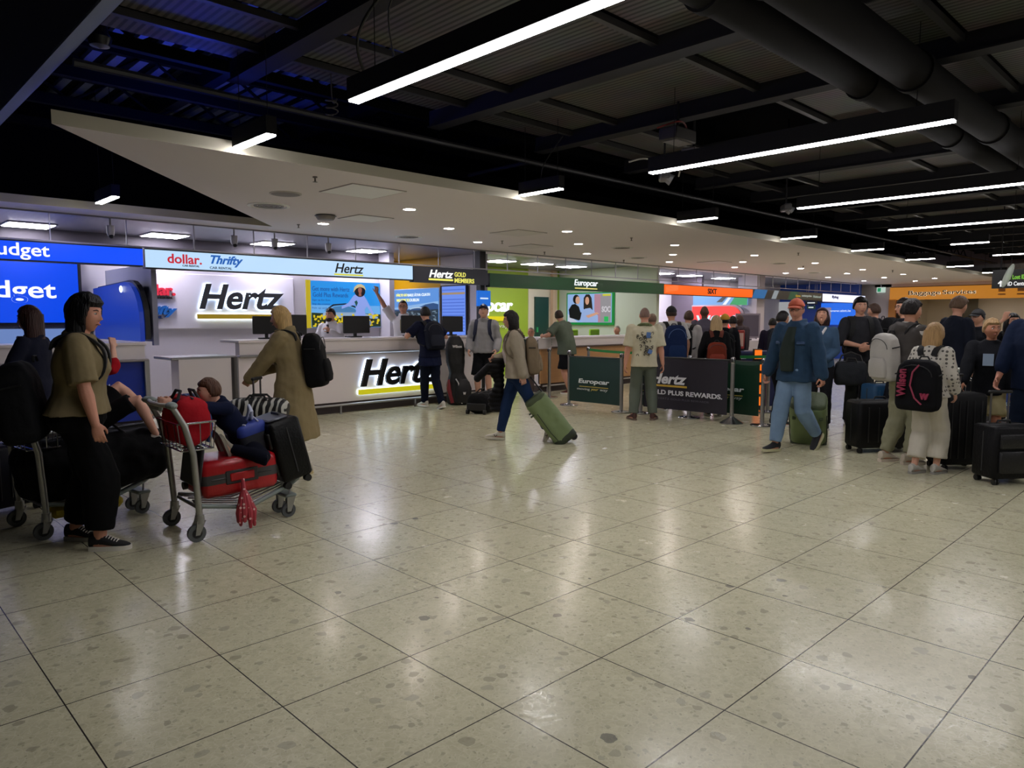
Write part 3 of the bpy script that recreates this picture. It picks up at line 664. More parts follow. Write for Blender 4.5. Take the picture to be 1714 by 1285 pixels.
# yellow recess: city screen and arrivals list
XW = 10.3
t = thing('wall_screen', 'screen with a city view and a two line welcome text', 'screen', (XW-.04, 13.8, 1.835))
F = lambda name, poly, m_, d: (lambda mm: (mm.prism(poly, -d-.003, -d+.003, lambda y, z, x: (x, -y, z)), mm.build(name, m_, t, smooth=False)))(MB())
MB().box((0, 0, 0), (.05, 1.8, .86)).build('frame', mat('d8d8e4', .4), t, smooth=False)
MB().box((-.03, 0, 0), (.012, 1.76, .82)).build('display', glow('5f9bea', .8), t, smooth=False)
F('sky_haze', [(-.88, -.1), (.88, -.1), (.88, .12), (-.88, -.02)], glow('93bff2', .8), .04)
F('hills', [(-.88, -.12), (-.88, -.06), (-.3, -.06), (.1, -.03), (.4, .05), (.7, .08), (.88, .05), (.88, -.12)], glow('35609c', .6), .044)
F('city', [(-.88, -.41), (-.88, -.1), (.88, -.06), (.88, -.41)], glow('2c4256', .6), .048)
cm_ = MB(); rr = random.Random(5)
for k in range(90):
    a, b_ = rr.uniform(-.86, .8), rr.uniform(-.4, -.1); w_, h_ = rr.uniform(.02, .09), rr.uniform(.008, .03)
    cm_.box((-.052, -a, b_), (.005, w_, h_))
tag(cm_.build('rooftops', glow('8fa9be', .6), t, smooth=False), kind='stuff')
mm = MB(); mm.tube([(-.056, -(.1+.3*math.cos(R(a))), -.08+.06*math.sin(R(a))) for a in range(20, 170, 15)], .012, 6); mm.build('stadium', glow('c3dcf2', .7), t)
F('river', [(.15, -.41), (.1, -.2), (.16, -.2), (.32, -.41)], glow('8fd0e4', .6), .056)
text(t, 'FÁILTE GO', (-.045, .52, .29), .45, .075, glow('eef08a', 1), '-X', .006, .04)
text(t, 'BAILE ÁTHA CLIATH', (-.045, -.15, .285), .85, .08, glow('e8f4ff', 1), '-X', .006, .02)
text(t, 'WELCOME TO', (-.045, .48, .16), .52, .07, glow('eef08a', 1), '-X', .006, .04)
text(t, 'DUBLIN', (-.045, .02, .16), .36, .07, glow('e8f4ff', 1), '-X', .006, .02)
t = thing('list_screen', 'tall screen with blue rows of text and one tan row', 'screen', (XW-.05, 12.4, 1.73))
MB().box((0, 0, 0), (.06, .88, 1.13)).build('frame', mat('17171c', .4), t, smooth=False)
MB().box((-.035, -.02, 0), (.012, .8, 1.08)).build('display', glow('6c92f4', .85), t, smooth=False)
MB().box((-.045, -.02, .38), (.006, .79, .045)).build('tan_row', glow('b49a78', .7), t, smooth=False)
for k in range(14):
    if k != 2: MB().box((-.045, -.02, .46-k*.07), (.004, .76, .022)).build('text_row', glow('4f74dc', .8), t, smooth=False)
t = thing('small_blue_sign', 'small bright blue sign on the dark pillar', 'sign', (9.33, 10.56, 1.97))
MB().box((.12, -.02, -.02), (.34, .04, .3)).build('panel', glow('0a6fe0', .8), t, smooth=False)
MB().box((.12, -.045, -.02), (.2, .01, .03)).build('text_bar', glow('cfe6ff', .9), t, smooth=False)
# europcar office
t = thing('wall_lettering', 'white glowing italic letters on the lime wall', 'sign', (12.8, 14.28, 1.87))
text(t, 'Europcar', (.1, 0, 0), 1.95, .46, glow('f4f8ff', 1.3), '-Y', .04, .02, .15)
MB().box((-.1, 0, -.31), (2.1, .03, .12)).build('underline', glow('e6d60c', .8), t, smooth=False)
text(t, 'moving your way', (.0, 0, -.52), 1.8, .13, mat('dfe6c8', .4), '-Y', .01, 0)
t = thing('office_door', 'narrow dark green door panel behind the counter', 'door', (15.0, 14.25, 0))
MB().box((0, 0, 1.2), (.55, .05, 1.95)).build('leaf', mat('123b2e', .4), t, smooth=False)
MB().box((-.22, -.05, 1.25), (.03, .05, .14)).build('handle', mat('2f9a5c', .4), t, smooth=False)
struct('trim_1', MB().box((15.45, 14.2, 1.5), (.16, .1, 3)), mat('c9ad8c', .5))
struct('trim_2', MB().box((15.1, 14.29, 1.5), (1.2, .02, 3)), mat('cfc8ac', .5))
t = thing('wall_television', 'television with green border showing two women talking', 'screen', (15.76, 13.1, 1.84))
MB().box((0, 0, 0), (.07, 1.68, .9)).build('frame', mat('17a84a', .4, emit=.3), t, smooth=False)
MB().box((-.035, 0, .015), (.012, 1.6, .8)).build('display', glow('93b4e6', .8), t, smooth=False)
F('pink_wall', [(.2, -.38), (.2, .4), (.78, .4), (.78, -.38)], glow('b98a9c', .7), .046)
F('grey_wall', [(.42, -.38), (.42, .4), (.78, .4), (.78, -.38)], glow('9a979c', .7), .05)
F('chair_front', [(-.78, -.38), (-.78, -.15), (-.4, -.38)], glow('cfd6e6', .7), .05)
F('left_woman_body', [(-.7, -.25), (-.74, -.02), (-.62, .12), (-.5, .14), (-.36, .06), (-.3, -.1), (-.1, -.12), (-.1, -.2), (-.36, -.33)], glow('10131c', .3), .054)
F('left_woman_hair', disc(-.46, .27, .12, .13), glow('181418', .3), .056)
F('left_woman_face', disc(-.4, .24, .08, .11), glow('d9a98f', .7), .06)
F('right_woman_hair', [(-.18, .3), (-.1, .4), (.02, .4), (.1, .3), (.14, .0), (.16, -.2), (-.06, -.1), (-.18, .0)], glow('2a1c1a', .4), .056)
F('right_woman_body', [(-.3, -.3), (-.24, -.08), (-.12, .0), (.06, .02), (.2, -.08), (.34, -.2), (.34, -.38), (-.2, -.38)], glow('9fb9ea', .7), .058)
F('right_woman_face', disc(-.05, .22, .07, .11), glow('d9a488', .7), .062)
F('right_woman_arm', [(-.1, -.2), (.3, -.1), (.38, -.14), (.0, -.26)], glow('d9a488', .7), .062)
F('green_logo', [(.56, -.36), (.56, -.22), (.7, -.22), (.7, -.36)], glow('1fb45a', .8), .056)
F('yellow_banner', [(.5, .34), (.5, .4), (.78, .4), (.78, .34)], glow('c8c43a', .8), .056)
text(t, 'SOC', (-.056, -.62, -.02), .3, .16, glow('cfcbd2', .8), '-X', .005, .03)
# sixt red curved desk screen and posters
t = thing('red_light_panel', 'glowing red panel with rounded corner and white letters', 'sign', (20.5, 11.9, 1.63))
pr = [(-.85, -.5), (-.85, .32), (.5, .32)] + [(.5+.34*math.sin(R(a)), -.02+.34*math.cos(R(a))) for a in (20, 40, 60, 80, 90)] + [(.84, -.5)]
mm = MB(); mm.prism(pr, -.03, .03, lambda y, z, x: (x, -y, z)); mm.build('panel', glow('ff3a34', .9), t, smooth=False)
mm = MB(); mm.prism([(y*1.08+.02, z*1.0+.045) for y, z in pr], .031, .12, lambda y, z, x: (x, -y, z)); mm.build('grey_surround', mat('9a93a0', .4), t, smooth=False)
text(t, 'WOW', (-.04, -.0, -.14), 1.35, .36, glow('bfe4ff', 1.0), '-X', .012, .03)
t = thing('wall_poster', 'pale blue and green slanted graphic above the red panel', 'poster', (20.7, 11.9, 2.13))
MB().box((0, 0, .03), (.04, 1.9, .36)).build('board', glow('7fb2ec', .7), t, smooth=False)
F('green_corner', [(.35, -.15), (.6, .2), (.95, .2), (.95, -.15)], glow('2fa860', .7), .026)
F('white_stripe', [(.1, -.15), (.4, .2), (.5, .2), (.22, -.15)], glow('e6ecf2', .9), .03)
F('dark_stripe', [(-.1, -.05), (.22, .2), (.36, .2), (.1, -.05)], glow('4b565e', .4), .03)
t = thing('kiosk', 'grey self service kiosk with framed top panel', 'kiosk', (17.2, 9.08, 0), R(-45))
MB().box((0, 0, .5), (.5, .35, 1.0)).build('stand', mat('b9b2b8', .5), t, smooth=False)
MB().box((0, 0, 1.38), (.62, .05, .62)).build('framed_panel', mat('8a7f8e', .4), t, smooth=False)
MB().box((0, -.03, 1.38), (.54, .01, .54)).build('display', mat('5f5868', .2), t, smooth=False)
# blue office at the far end
struct('wall_blue', MB().box((28.95, 12.3, 1.5), (.1, 3.3, 3.0)), mat('0a3f9e', .5))
t = thing('wall_screen', 'bright blue screen with white web address on the far blue wall', 'screen', (28.85, 11.35, 1.75))
MB().box((0, 0, 0), (.06, 1.5, .85)).build('display', glow('0f6cf0', .85), t, smooth=False)
text(t, 'www.sixt.ie', (-.04, -.0, .12), .8, .08, glow('cfe2ff', .9), '-X', .006, .02)
MB().box((-.035, .5, .0), (.01, .3, .5)).build('picture', glow('9a8fb0', .6), t, smooth=False)
for (z, w_, c_, lb) in ((2.19, .5, '101318', 'small black hanging sign left of the far blue screen'), (2.01, .32, '1a5a3a', 'small green hanging sign left of the far blue screen')):
    t = thing('small_hanging_sign', lb, 'sign', (28.6, 12.4, z)); MB().box((0, 0, 0), (.04, w_, .13)).build('panel', mat(c_, .4), t, smooth=False); MB().box((0, w_*.4, (2.87-z)/2), (.012, .012, 2.87-z)).box((0, -w_*.4, (2.95-z)/2), (.012, .012, 2.95-z)).build('hanger', STEEL, t, smooth=False); MB().box((-.025, 0, 0), (.01, w_*.6, .04)).build('text_bar', glow('dfe6e8', .9), t, smooth=False)
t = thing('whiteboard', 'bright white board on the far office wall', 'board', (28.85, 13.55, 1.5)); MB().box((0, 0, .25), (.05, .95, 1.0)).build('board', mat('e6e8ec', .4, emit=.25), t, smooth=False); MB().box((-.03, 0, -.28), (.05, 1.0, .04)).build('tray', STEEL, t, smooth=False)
# baggage services portal
t = thing('portal_sign', 'long orange fascia reading baggage services', 'sign', (29.55, 5.6, 2.5))
MB().box((0, 0, 0), (.12, 8.4, .46)).build('fascia', mat('d98c2c', .5, emit=.42), t, smooth=False)
MB().box((0, 4.1, -1.25), (.12, .25, 2.1)).build('side_frame', mat('b4762a', .5), t, smooth=False)
for w_, y_, z_, l_, h_ in (('Baggage', 3.01, -.01, 1.06, .2), ('Services', 1.89, .018, 1.04, .15)):
    text(t, w_, (-.1, y_, z_), l_, h_, mat('120d08', .4), '-X', .02, .012)
    text(t, w_, (-.07, y_, z_), l_*1.01, h_*1.04, glow('ffe9c4', 1.1), '-X', .01, .03, name='halo')
for k in range(3): MB().box((-.065, .6-.55*k, .05), (.01, .2, .12)).box((-.065, .6-.55*k, -.1), (.01, .22, .05)).build('pictogram', mat('a5671c', .5), t, smooth=False)
struct('wall_portal_interior', MB().box((32.2, 6, 1.3), (.1, 9, 2.6)).box((30.9, 9.3, 1.3), (2.6, .1, 2.6)).box((31, 6, 2.55), (2.7, 8, .08)), mat('cfc3ae', .6))
for k, y in enumerate((6.6, 4.6)):
    t = dup(dl, (30.7, y, 2.5), label='downlight inside the orange portal, %s' % ('left' if k == 0 else 'right'))
struct('trim_3', MB().box((31.9, 8.0, 1.2), (.1, .1, 2.4)).box((31.9, 7.7, 1.2), (.06, .5, 2.4)), mat('4e4a36', .4))
struct('wall_end_lower', MB().box((29.68, -2.9, 1.3), (.12, 10.2, 2.6)), mat('8f8a8c', .6))
# workstation screens on the counters
def monitor(x, y, z, rz, lb, w=.5, h=.33):
    t = thing('computer_monitor', lb, 'monitor', (x, y, z), rz, 'monitors on the counters')
    MB().box((0, 0, .22), (w, .04, h), bev=.01).build('casing', mat('0a0a0c', .35), t)
    MB().box((0, .1, .012), (.24, .2, .024), bev=.008).build('base', BLK, t)
    MB().box((0, .05, .08), (.05, .04, .14)).build('neck', BLK, t)
monitor(5.15, 10.85, 1.235, R(-20), 'black monitor left of the blonde woman in a trench coat', .42, .28)
monitor(5.58, 10.8, 1.235, R(8), 'black monitor right behind the blonde woman in a trench coat', .5, .33)
monitor(6.78, 10.85, 1.235, R(0), 'black monitor beside the bearded agent', .52, .3)
monitor(7.95, 10.8, 1.235, R(-8), 'black monitor left of the customer with navy backpack', .5, .32)
monitor(8.8, 10.7, 1.235, R(0), 'black monitor above the tall racket bag', .5, .3)
t = thing('card_terminal', 'small payment terminal on the counter at the far left', 'device', (1.9, 10.65, 1.24)); MB().box((0, 0, .05), (.16, .1, .1), bev=.01).build('body', BLK, t); MB().box((.15, 0, .02), (.14, .09, .03)).build('cradle', BLK, t); MB().box((0, -.053, .06), (.12, .01, .06)).build('display', mat('b9c0c4', .3), t, smooth=False)
for i, (x, lb) in enumerate(((14.45, 'left'), (15.35, 'right'))):
    t = thing('office_chair', 'lime green office chair behind the wood counter, %s of the two' % lb, 'chair', (x, 12.4, 0), 0, 'lime office chairs')
    MB().box((0, .2, 1.05), (.44, .06, .46), bev=.03).build('backrest', mat('7fae1c', .6), t)
    MB().box((0, 0, .5), (.46, .46, .08), bev=.03).build('seat', mat('7fae1c', .6), t)
    MB().cyl((0, 0, .05), (0, 0, .46), .03).build('column', STEEL, t)
    for k in range(5): MB().tube([(0, 0, .08), (.28*math.cos(k*1.257), .28*math.sin(k*1.257), .04)], .02, 8).build('leg', BLK, t)
# paper scrap on the floor
tag(MB().box((6.75, 5.36, .004), (.09, .035, .006), (0, 0, R(20))).build('paper_scrap', mat('eceae6', .6), smooth=False), 'small white paper scrap lying on the open floor', 'paper')
# ------------------------------------------------------------------ people
def sm(a, b, x):
    t = max(0.0, min(1.0, (x-a)/(b-a))); return t*t*(3-2*t)
_tex = {}
def wr_tex(size):
    if size not in _tex:
        t = bpy.data.textures.new('folds', 'CLOUDS'); t.noise_scale = size; t.noise_depth = 1; _tex[size] = t
    return _tex[size]
def skinned(mb, name, mats, parent, voxel=.009, fold=0.0, fsize=.1, smooth=3, extra=None, post=None):
    """union of closed pieces grown into one continuous surface"""
    me = bpy.data.meshes.new(name); me.from_pydata(mb.v, [], mb.f)
    bm = bmesh.new(); bm.from_mesh(me); bmesh.ops.recalc_face_normals(bm, faces=bm.faces); bm.to_mesh(me); bm.free()
    o = bpy.data.objects.new(name, me); C.objects.link(o)
    r = o.modifiers.new('r', 'REMESH'); r.mode = 'VOXEL'; r.voxel_size = voxel
    s = o.modifiers.new('s', 'SMOOTH'); s.factor = .6; s.iterations = smooth
    if fold:
        d = o.modifiers.new('d', 'DISPLACE'); d.texture = wr_tex(fsize); d.strength = fold; d.mid_level = .5; d.texture_coords = 'LOCAL'
    dg = bpy.context.evaluated_depsgraph_get(); dg.update()
    me2 = bpy.data.meshes.new_from_object(o.evaluated_get(dg))
    o.modifiers.clear(); o.data = me2; bpy.data.meshes.remove(me)
    me2.materials.clear()
    for m in (mats if isinstance(mats, (list, tuple)) else [mats]): me2.materials.append(m)
    if post: post(me2)
    if extra:
        bm = bmesh.new(); bm.from_mesh(me2)
        for eb, idx in extra:
            vs = [bm.verts.new(p) for p in eb.v]
            for f in eb.f:
                try: bf = bm.faces.new([vs[i] for i in f]); bf.material_index = idx
                except ValueError: pass
        bmesh.ops.recalc_face_normals(bm, faces=bm.faces); bm.to_mesh(me2); bm.free()
    me2.polygons.foreach_set('use_smooth', [True]*len(me2.polygons))
    me2.name = name; o.name = name
    if parent: o.parent = parent
    return o

def head_pt(d, fem=False, child=False):
    """surface of a head for unit direction d: x right, y forward, z up; face at +y"""
    x, y, z = d
    W, D, H = .074, .095, .116
    w = W*(1-.30*max(0, -z)**1.6) ; dd = D*(1-.10*max(0, -z)**2)
    p = Vector((w*x, dd*y, H*z))
    if y < 0 and z < 0: p.y *= 1-.28*(-z)                # nape
    if y > 0: p.y -= .010*y*max(0, 1-abs(x)*1.2)*(1-abs(z))  # flatter face
    def g(cx, cz, sx, sz, a, ax=1):
        global _gx
        if y <= 0: return 0
        return a*math.exp(-((abs(x)-cx)/sx)**2-((z-cz)/sz)**2)*min(1, y*2)
    nose = 0
    if y > 0:
        prof = 0
        if -.34 < z < .22: prof = (.22-z)/.50 if z > -.28 else max(0, (z+.34)/.06)
        nose = .030*prof*math.exp(-(x/.13)**2)*y
    p.y += nose + g(0, .22, .55, .09, .006) + g(0, -.52, .22, .06, .009) + g(0, -.66, .2, .05, .005) + g(0, -.88, .25, .13, .014)
    p.y -= g(.36, .06, .15, .10, .011) + g(0, -.59, .22, .03, .004)
    p.x += math.copysign(g(.62, -.12, .2, .2, .004), x)
    return p
def dirs(nu, nv):
    out = []
    for i in range(nv+1):
        ph = -math.pi/2+math.pi*i/nv
        if i == 0: ph += .02
        if i == nv: ph -= .02
        out.append([(math.cos(ph)*math.cos(2*math.pi*j/nu), math.cos(ph)*math.sin(2*math.pi*j/nu), math.sin(ph)) for j in range(nu)])
    return out
def rot_yaw_pitch(yaw, pitch, roll=0): return Euler((R(-pitch), R(roll), R(-yaw)), 'XYZ').to_matrix() if False else (Matrix.Rotation(R(-yaw), 3, 'Z') @ Matrix.Rotation(R(-pitch), 3, 'X') @ Matrix.Rotation(R(roll), 3, 'Y'))

def ik(a, b, l1, l2, pole):
    a, b = Vector(a), Vector(b); d = b-a; L = d.length
    if L > (l1+l2)*.999: b = a+d*((l1+l2)*.999/L); d = b-a; L = d.length
    u = d/L; c = (l1*l1-l2*l2+L*L)/(2*L); h = math.sqrt(max(0, l1*l1-c*c))
    p = Vector(pole); p = p-u*p.dot(u)
    p = p.normalized() if p.length > 1e-4 else Vector((0, -1, 0))
    return a+u*c+p*h, b

def hand(mb, w, d, n, s, curl=.6, side=1, spread=1.0):
    """w wrist, d finger direction, n palm normal (palm faces n), side +1 thumb on +cross side"""
    d = Vector(d).normalized(); n = Vector(n); n = (n-d*n.dot(d)).normalized(); x = d.cross(n)*side
    def P(a, b, c): return Vector(w)+(d*a+x*b+n*c)*s
    rings = []
    for a, hw, ht in ((-.02, .024, .020), (.01, .030, .018), (.045, .040, .016), (.078, .041, .013), (.09, .036, .009)):
        rings.append([P(a, hw*math.cos(2*math.pi*k/10), ht*math.sin(2*math.pi*k/10)) for k in range(10)])
    mb.loft(rings)
    for q, (b, l) in enumerate(((.030, .072), (.0105, .080), (-.0105, .074), (-.030, .058))):
        pts = [P(.078, b, 0)]; ang = 0; a, c = .083, 0
        for k, f in enumerate((.45, .31, .24)):
            ang += curl*(.7+.12*q)*(1.0 if k else .8)
            a += l*f*math.cos(ang); c += l*f*math.sin(ang); pts.append(P(a, b*(1+.12*spread*(k+1)/3), c))
        mb.tube(pts, [.0095*s, .0088*s, .0082*s, .0068*s], 8, True)
    mb.tube([P(.015, .026, .004), P(.038, .046, .012), P(.06, .052, .024+.01*curl), P(.078, .048, .034+.012*curl)], [.0125*s, .011*s, .0095*s, .008*s], 8, True)

SHOE_W = mat('d9d3c6', .6); SOLE_W = mat('dcd8cf', .6)
class Person:
    def __init__(s, label, x, y, face, h=1.72, z=0.0, pelvis=None, lean=0, side=0, twist=0, head=(0, 0, 0), hips=1.0, build=1.0, fem=False,
                 skin=SKIN, handL=None, handR=None, elL=(-.5, -.9, -.2), elR=(.5, -.9, -.2), footL=(-.1, 0, .085), footR=(.1, 0, .085), kneeL=(0, 1, 0), kneeR=(0, 1, 0),
                 toeL=(-8, 0), toeR=(8, 0), near=False, name='person', hs=1.0, curl=.6, palmL=None, palmR=None, fdL=None, fdR=None, group=None, headz=0):
        s.k = h/1.72; k = s.k; s.fem = fem; s.near = near; s.vox = .0055 if near else .009
        s.t = thing(name, label, 'person', (x, y, z), R(face-44.2-90), group)
        s.b = build; s.skin = skin; s.hs = hs/ (k**.5 if k < .9 else 1)
        s.pel = Vector(pelvis if pelvis else (0, 0, .93))
        s.lean = lean; s.side = side; s.twist = twist
        hw = .088
        s.hipL = s.pel+Vector((-hw, 0, -.03)); s.hipR = s.pel+Vector((hw, 0, -.03))
        s.kneeL, s.ankL = ik(s.hipL, footL, .425, .415, kneeL); s.kneeR, s.ankR = ik(s.hipR, footR, .425, .415, kneeR)
        shw = (.155 if fem else .178)*min(build, 1.12)
        s.shL = s.T((-shw, 0, 1.40)); s.shR = s.T((shw, 0, 1.40))
        s.neck = s.T((0, -.005, 1.46))
        hm = s.rotm(1)
        s.hc = s.T((0, .022, 1.605+headz))
        s.hM = hm @ rot_yaw_pitch(*head)
        if handL is None: handL = (-.25, .06, .86)
        if handR is None: handR = (.25, .06, .86)
        s.elL, s.wrL = ik(s.shL, handL, .285, .255, elL); s.elR, s.wrR = ik(s.shR, handR, .285, .255, elR)
        s.toe = (toeL, toeR); s.curl = curl if hasattr(curl, '__len__') else (curl, curl)
        s.palm = (palmL, palmR); s.fd = (fdL, fdR)
    def rotm(s, w): return Matrix.Rotation(R(-s.lean*w), 3, 'X') @ Matrix.Rotation(R(s.side*w), 3, 'Y') @ Matrix.Rotation(R(s.twist*w), 3, 'Z')
    def T(s, p):
        p = Vector(p); rel = p-Vector((0, 0, .93)); w = sm(-.06, .30, rel.z)
        return s.pel + s.rotm(w) @ rel
    def S(s, p): return Vector(p)*s.k
    def torso_rings(s, rows, n=20, sq=.8):
        out = []
        for z, a, b, yo in rows:
            ring = []
            for j in range(n):
                th = 2*math.pi*j/n; c, q = math.cos(th), math.sin(th)
                x = a*math.copysign(abs(c)**sq, c); y = b*math.copysign(abs(q)**sq, q)+yo
                ring.append(s.S(s.T((x, y, z))))
            out.append(ring)
        return out
    def base_rows(s, off=0.0, z0=.80, z1=1.47):
        B = s.b
        if s.fem: rows = [(.80, .11, .09, -.01), (.88, .168, .115, -.015), (.96, .160, .11, -.01), (1.06, .128, .092, 0), (1.14, .124, .088, 0), (1.24, .138, .108, .012), (1.31, .148, .105, .008), (1.38, .15, .078, -.005), (1.43, .105, .062, -.008), (1.47, .055, .05, -.005)]
        else: rows = [(.80, .11, .09, 0), (.88, .162, .11, 0), (.96, .155, .105, 0), (1.06, .142, .1, .003), (1.14, .145, .102, .003), (1.24, .16, .11, .003), (1.31, .17, .11, 0), (1.38, .172, .085, -.005), (1.43, .118, .066, -.008), (1.47, .062, .055, -.005)]
        return [(z, (a*B+off), (b*(B*1.1 if z < 1.25 and B > 1.02 else B)+off), y+(.04*(B-1.02) if B > 1.02 and z < 1.2 else 0)) for z, a, b, y in rows if z0-.001 <= z <= z1+.001]
    def body(s, eyes=True, lips='9c5f58', arms=True, legs=True, feet=False, brow=None):
        k = s.k; m = MB()
        m.loft(s.torso_rings([(z, a*.93, b*.9, y) for z, a, b, y in s.base_rows()]))
        m.tube([s.S(s.neck)-s.S((0, 0, .03)), s.S(s.neck.lerp(s.hc, .35)), s.S(s.hc-Vector((0, .012, 0)))], [.058*k*s.b**.5, .053*k*s.b**.5 if not s.fem else .046*k, .05*k], 12)
        if arms:
            for sh, el, wr in ((s.shL, s.elL, s.wrL), (s.shR, s.elR, s.wrR)):
                r = (.85 if s.fem else 1.0)*k*s.b
                m.tube([s.S(sh), s.S(sh.lerp(el, .35)), s.S(sh.lerp(el, .75)), s.S(el), s.S(el.lerp(wr, .25)), s.S(el.lerp(wr, .7)), s.S(wr)], [.050*r, .050*r, .041*r, .038*r, .042*r, .031*r, .0255*r], 10, True)
            for i, (el, wr) in enumerate(((s.elL, s.wrL), (s.elR, s.wrR))):
                d = s.fd[i] if s.fd[i] else (wr-el).normalized()
                pn = s.palm[i] if s.palm[i] else ((1, 0, 0) if i == 0 else (-1, 0, 0))
                # thumb must point forward/up: choose side
                d = Vector(d); x = d.cross(Vector(pn)); fw = Vector((0, 1, .6))
                sd = 1 if x.dot(fw) > 0 else -1
                hand(m, s.S(wr), d, pn, k*(1.0 if not s.fem else .93), s.curl[i], sd)
        if legs:
            for hp, kn, an in ((s.hipL, s.kneeL, s.ankL), (s.hipR, s.kneeR, s.ankR)):
                r = k*s.b**.7
                m.tube([s.S(hp), s.S(hp.lerp(kn, .4)), s.S(hp.lerp(kn, .85)), s.S(kn), s.S(kn.lerp(an, .25)), s.S(kn.lerp(an, .6)), s.S(an)], [.085*r, .078*r, .056*r, .054*r, .058*r, .044*r, .033*r], 12, True)
            for i, (kn, an) in enumerate(((s.kneeL, s.ankL), (s.kneeR, s.ankR))):
                f, u = s.foot_axes(i); m.tube([s.S(an-f*.03-u*.03), s.S(an+f*.06-u*.045), s.S(an+f*.13-u*.055)], [.035*k, .036*k, .026*k], 10, True)
        nu, nv = (44, 34) if s.near else (32, 24)
        hs = k*s.hs
        rings = [[s.S(s.hc)+s.hM @ (head_pt(d)*hs) for d in r] for r in dirs(nu, nv)]
        m.loft(rings)
        for q in (-1, 1):  # ears
            m.ell(s.S(s.hc)+s.hM @ (Vector((q*.074, -.008, -.005))*hs), (.010*hs, .020*hs, .031*hs), s.hM @ Matrix.Rotation(R(q*18), 3, 'Z'), 8, 7)
        mats = [mat(s.skin, .55, spec=.35, bump=.15, bscale=40), mat('d8d2cc', .3), mat('2a1c14', .3), mat(lips, .5), mat(brow or '3a2a22', .8)]
        ex = []
        if eyes:
            w = MB(); ir = MB(); br = MB(); lp = MB()
            for q in (-1, 1):
                w.ell(s.S(s.hc)+s.hM @ (Vector((q*.030, .0735, .006))*hs), (.0125*hs, .010*hs, .0065*hs), s.hM, 10, 7)
                ir.ell(s.S(s.hc)+s.hM @ (Vector((q*.030, .0805, .006))*hs), (.0058*hs, .0042*hs, .006*hs), s.hM, 8, 6)
                br.tube([s.S(s.hc)+s.hM @ (Vector(p)*hs) for p in ((q*.014, .087, .024), (q*.03, .084, .029), (q*.048, .072, .024))], [.0035*hs, .004*hs, .002*hs], 6)
            lp.tube([s.S(s.hc)+s.hM @ (Vector(p)*hs) for p in ((-.022, .0765, -.0640), (-.01, .0855, -.0605), (0, .087, -.062), (.01, .0855, -.0605), (.022, .0765, -.0640))], [.002*hs, .0055*hs, .006*hs, .0055*hs, .002*hs], 6)
            ex = [(w, 1), (ir, 2), (br, 4), (lp, 3)]
        return skinned(m, 'body', mats, s.t, s.vox, smooth=2, extra=ex)
    def foot_axes(s, i):
        yaw, pitch = s.toe[i]
        f = Vector((math.sin(R(yaw))*math.cos(R(pitch)), math.cos(R(yaw))*math.cos(R(pitch)), math.sin(R(pitch))))
        side = Vector((math.cos(R(yaw)), -math.sin(R(yaw)), 0)); u = side.cross(f)
        return f, u
    def shoes(s, upper=None, sole=None, laces=False, cuff=None, hi=0, scale=1.0):
        k = s.k*scale
        upper = upper or BLK; sole = sole or upper
        for i, an in enumerate((s.ankL, s.ankR)):
            f, u = s.foot_axes(i); x = f.cross(u); m = MB()
            def P(a, b, c): return s.S(an)+(f*a+x*b+u*c)*k
            rings = []
            for a, w, top in ((-.072, .020, .005), (-.062, .034, .03), (-.03, .038, .035+hi), (.02, .040, .028+hi), (.06, .042, .0), (.11, .045, -.022), (.155, .040, -.036), (.18, .026, -.046), (.19, .012, -.052)):
                b0 = -.062; rings.append([P(a, w*math.cos(2*math.pi*j/12), (b0+top)/2+(top-b0)/2*math.sin(2*math.pi*j/12)) for j in range(12)])
            m.loft(rings)
            m.mi = 1; so = []
            for zc in (-.085, -.056):
                so.append([P(a, w, zc) for a, w in ((-.078, 0), (-.070, .028), (-.03, .042), (.05, .042), (.11, .05), (.16, .043), (.192, .022), (.2, 0), (.192, -.022), (.16, -.043), (.11, -.05), (.05, -.042), (-.03, -.042), (-.070, -.028))])
            m.loft(so)
            if laces:
                for q in range(5):
                    a = .045+q*.016; tz = .012-q*.0085
                    m.tube([P(a, -.028, tz-.006), P(a+.004, 0, tz+.006), P(a, .028, tz-.006)], .0035*k, 5)
            m.build('shoe', [upper, sole], s.t)
    def sleeves(s, m, off, frac, cuff=1.0):
        """frac: 1 = to elbow-mid, 2 = to the wrist"""
        for sh, el, wr in ((s.shL, s.elL, s.wrL), (s.shR, s.elR, s.wrR)):
            r = (.85 if s.fem else 1.0)*s.k*s.b; o = off*s.k
            inn = sh+Vector((-.05 if sh is s.shR else .05, 0, .0)) if False else sh
            if frac <= 1:
                e = sh.lerp(el, frac)
                m.tube([s.S(inn), s.S(sh.lerp(e, .5)), s.S(e)], [.052*r+o, .052*r+o*1.2, .045*r+o*1.7], 12, False)
                m.ell(s.S(inn), (.052*r+o,)*3, None, 12, 8)
            else:
                e = el.lerp(wr, frac-1)
                m.tube([s.S(inn), s.S(sh.lerp(el, .35)), s.S(sh.lerp(el, .8)), s.S(el), s.S(el.lerp(e, .3)), s.S(el.lerp(e, .85)), s.S(e)], [.052*r+o, .051*r+o, .043*r+o*1.2, .042*r+o*1.2, .043*r+o*1.1, .034*r+o*cuff, .031*r+o*cuff], 12, True)
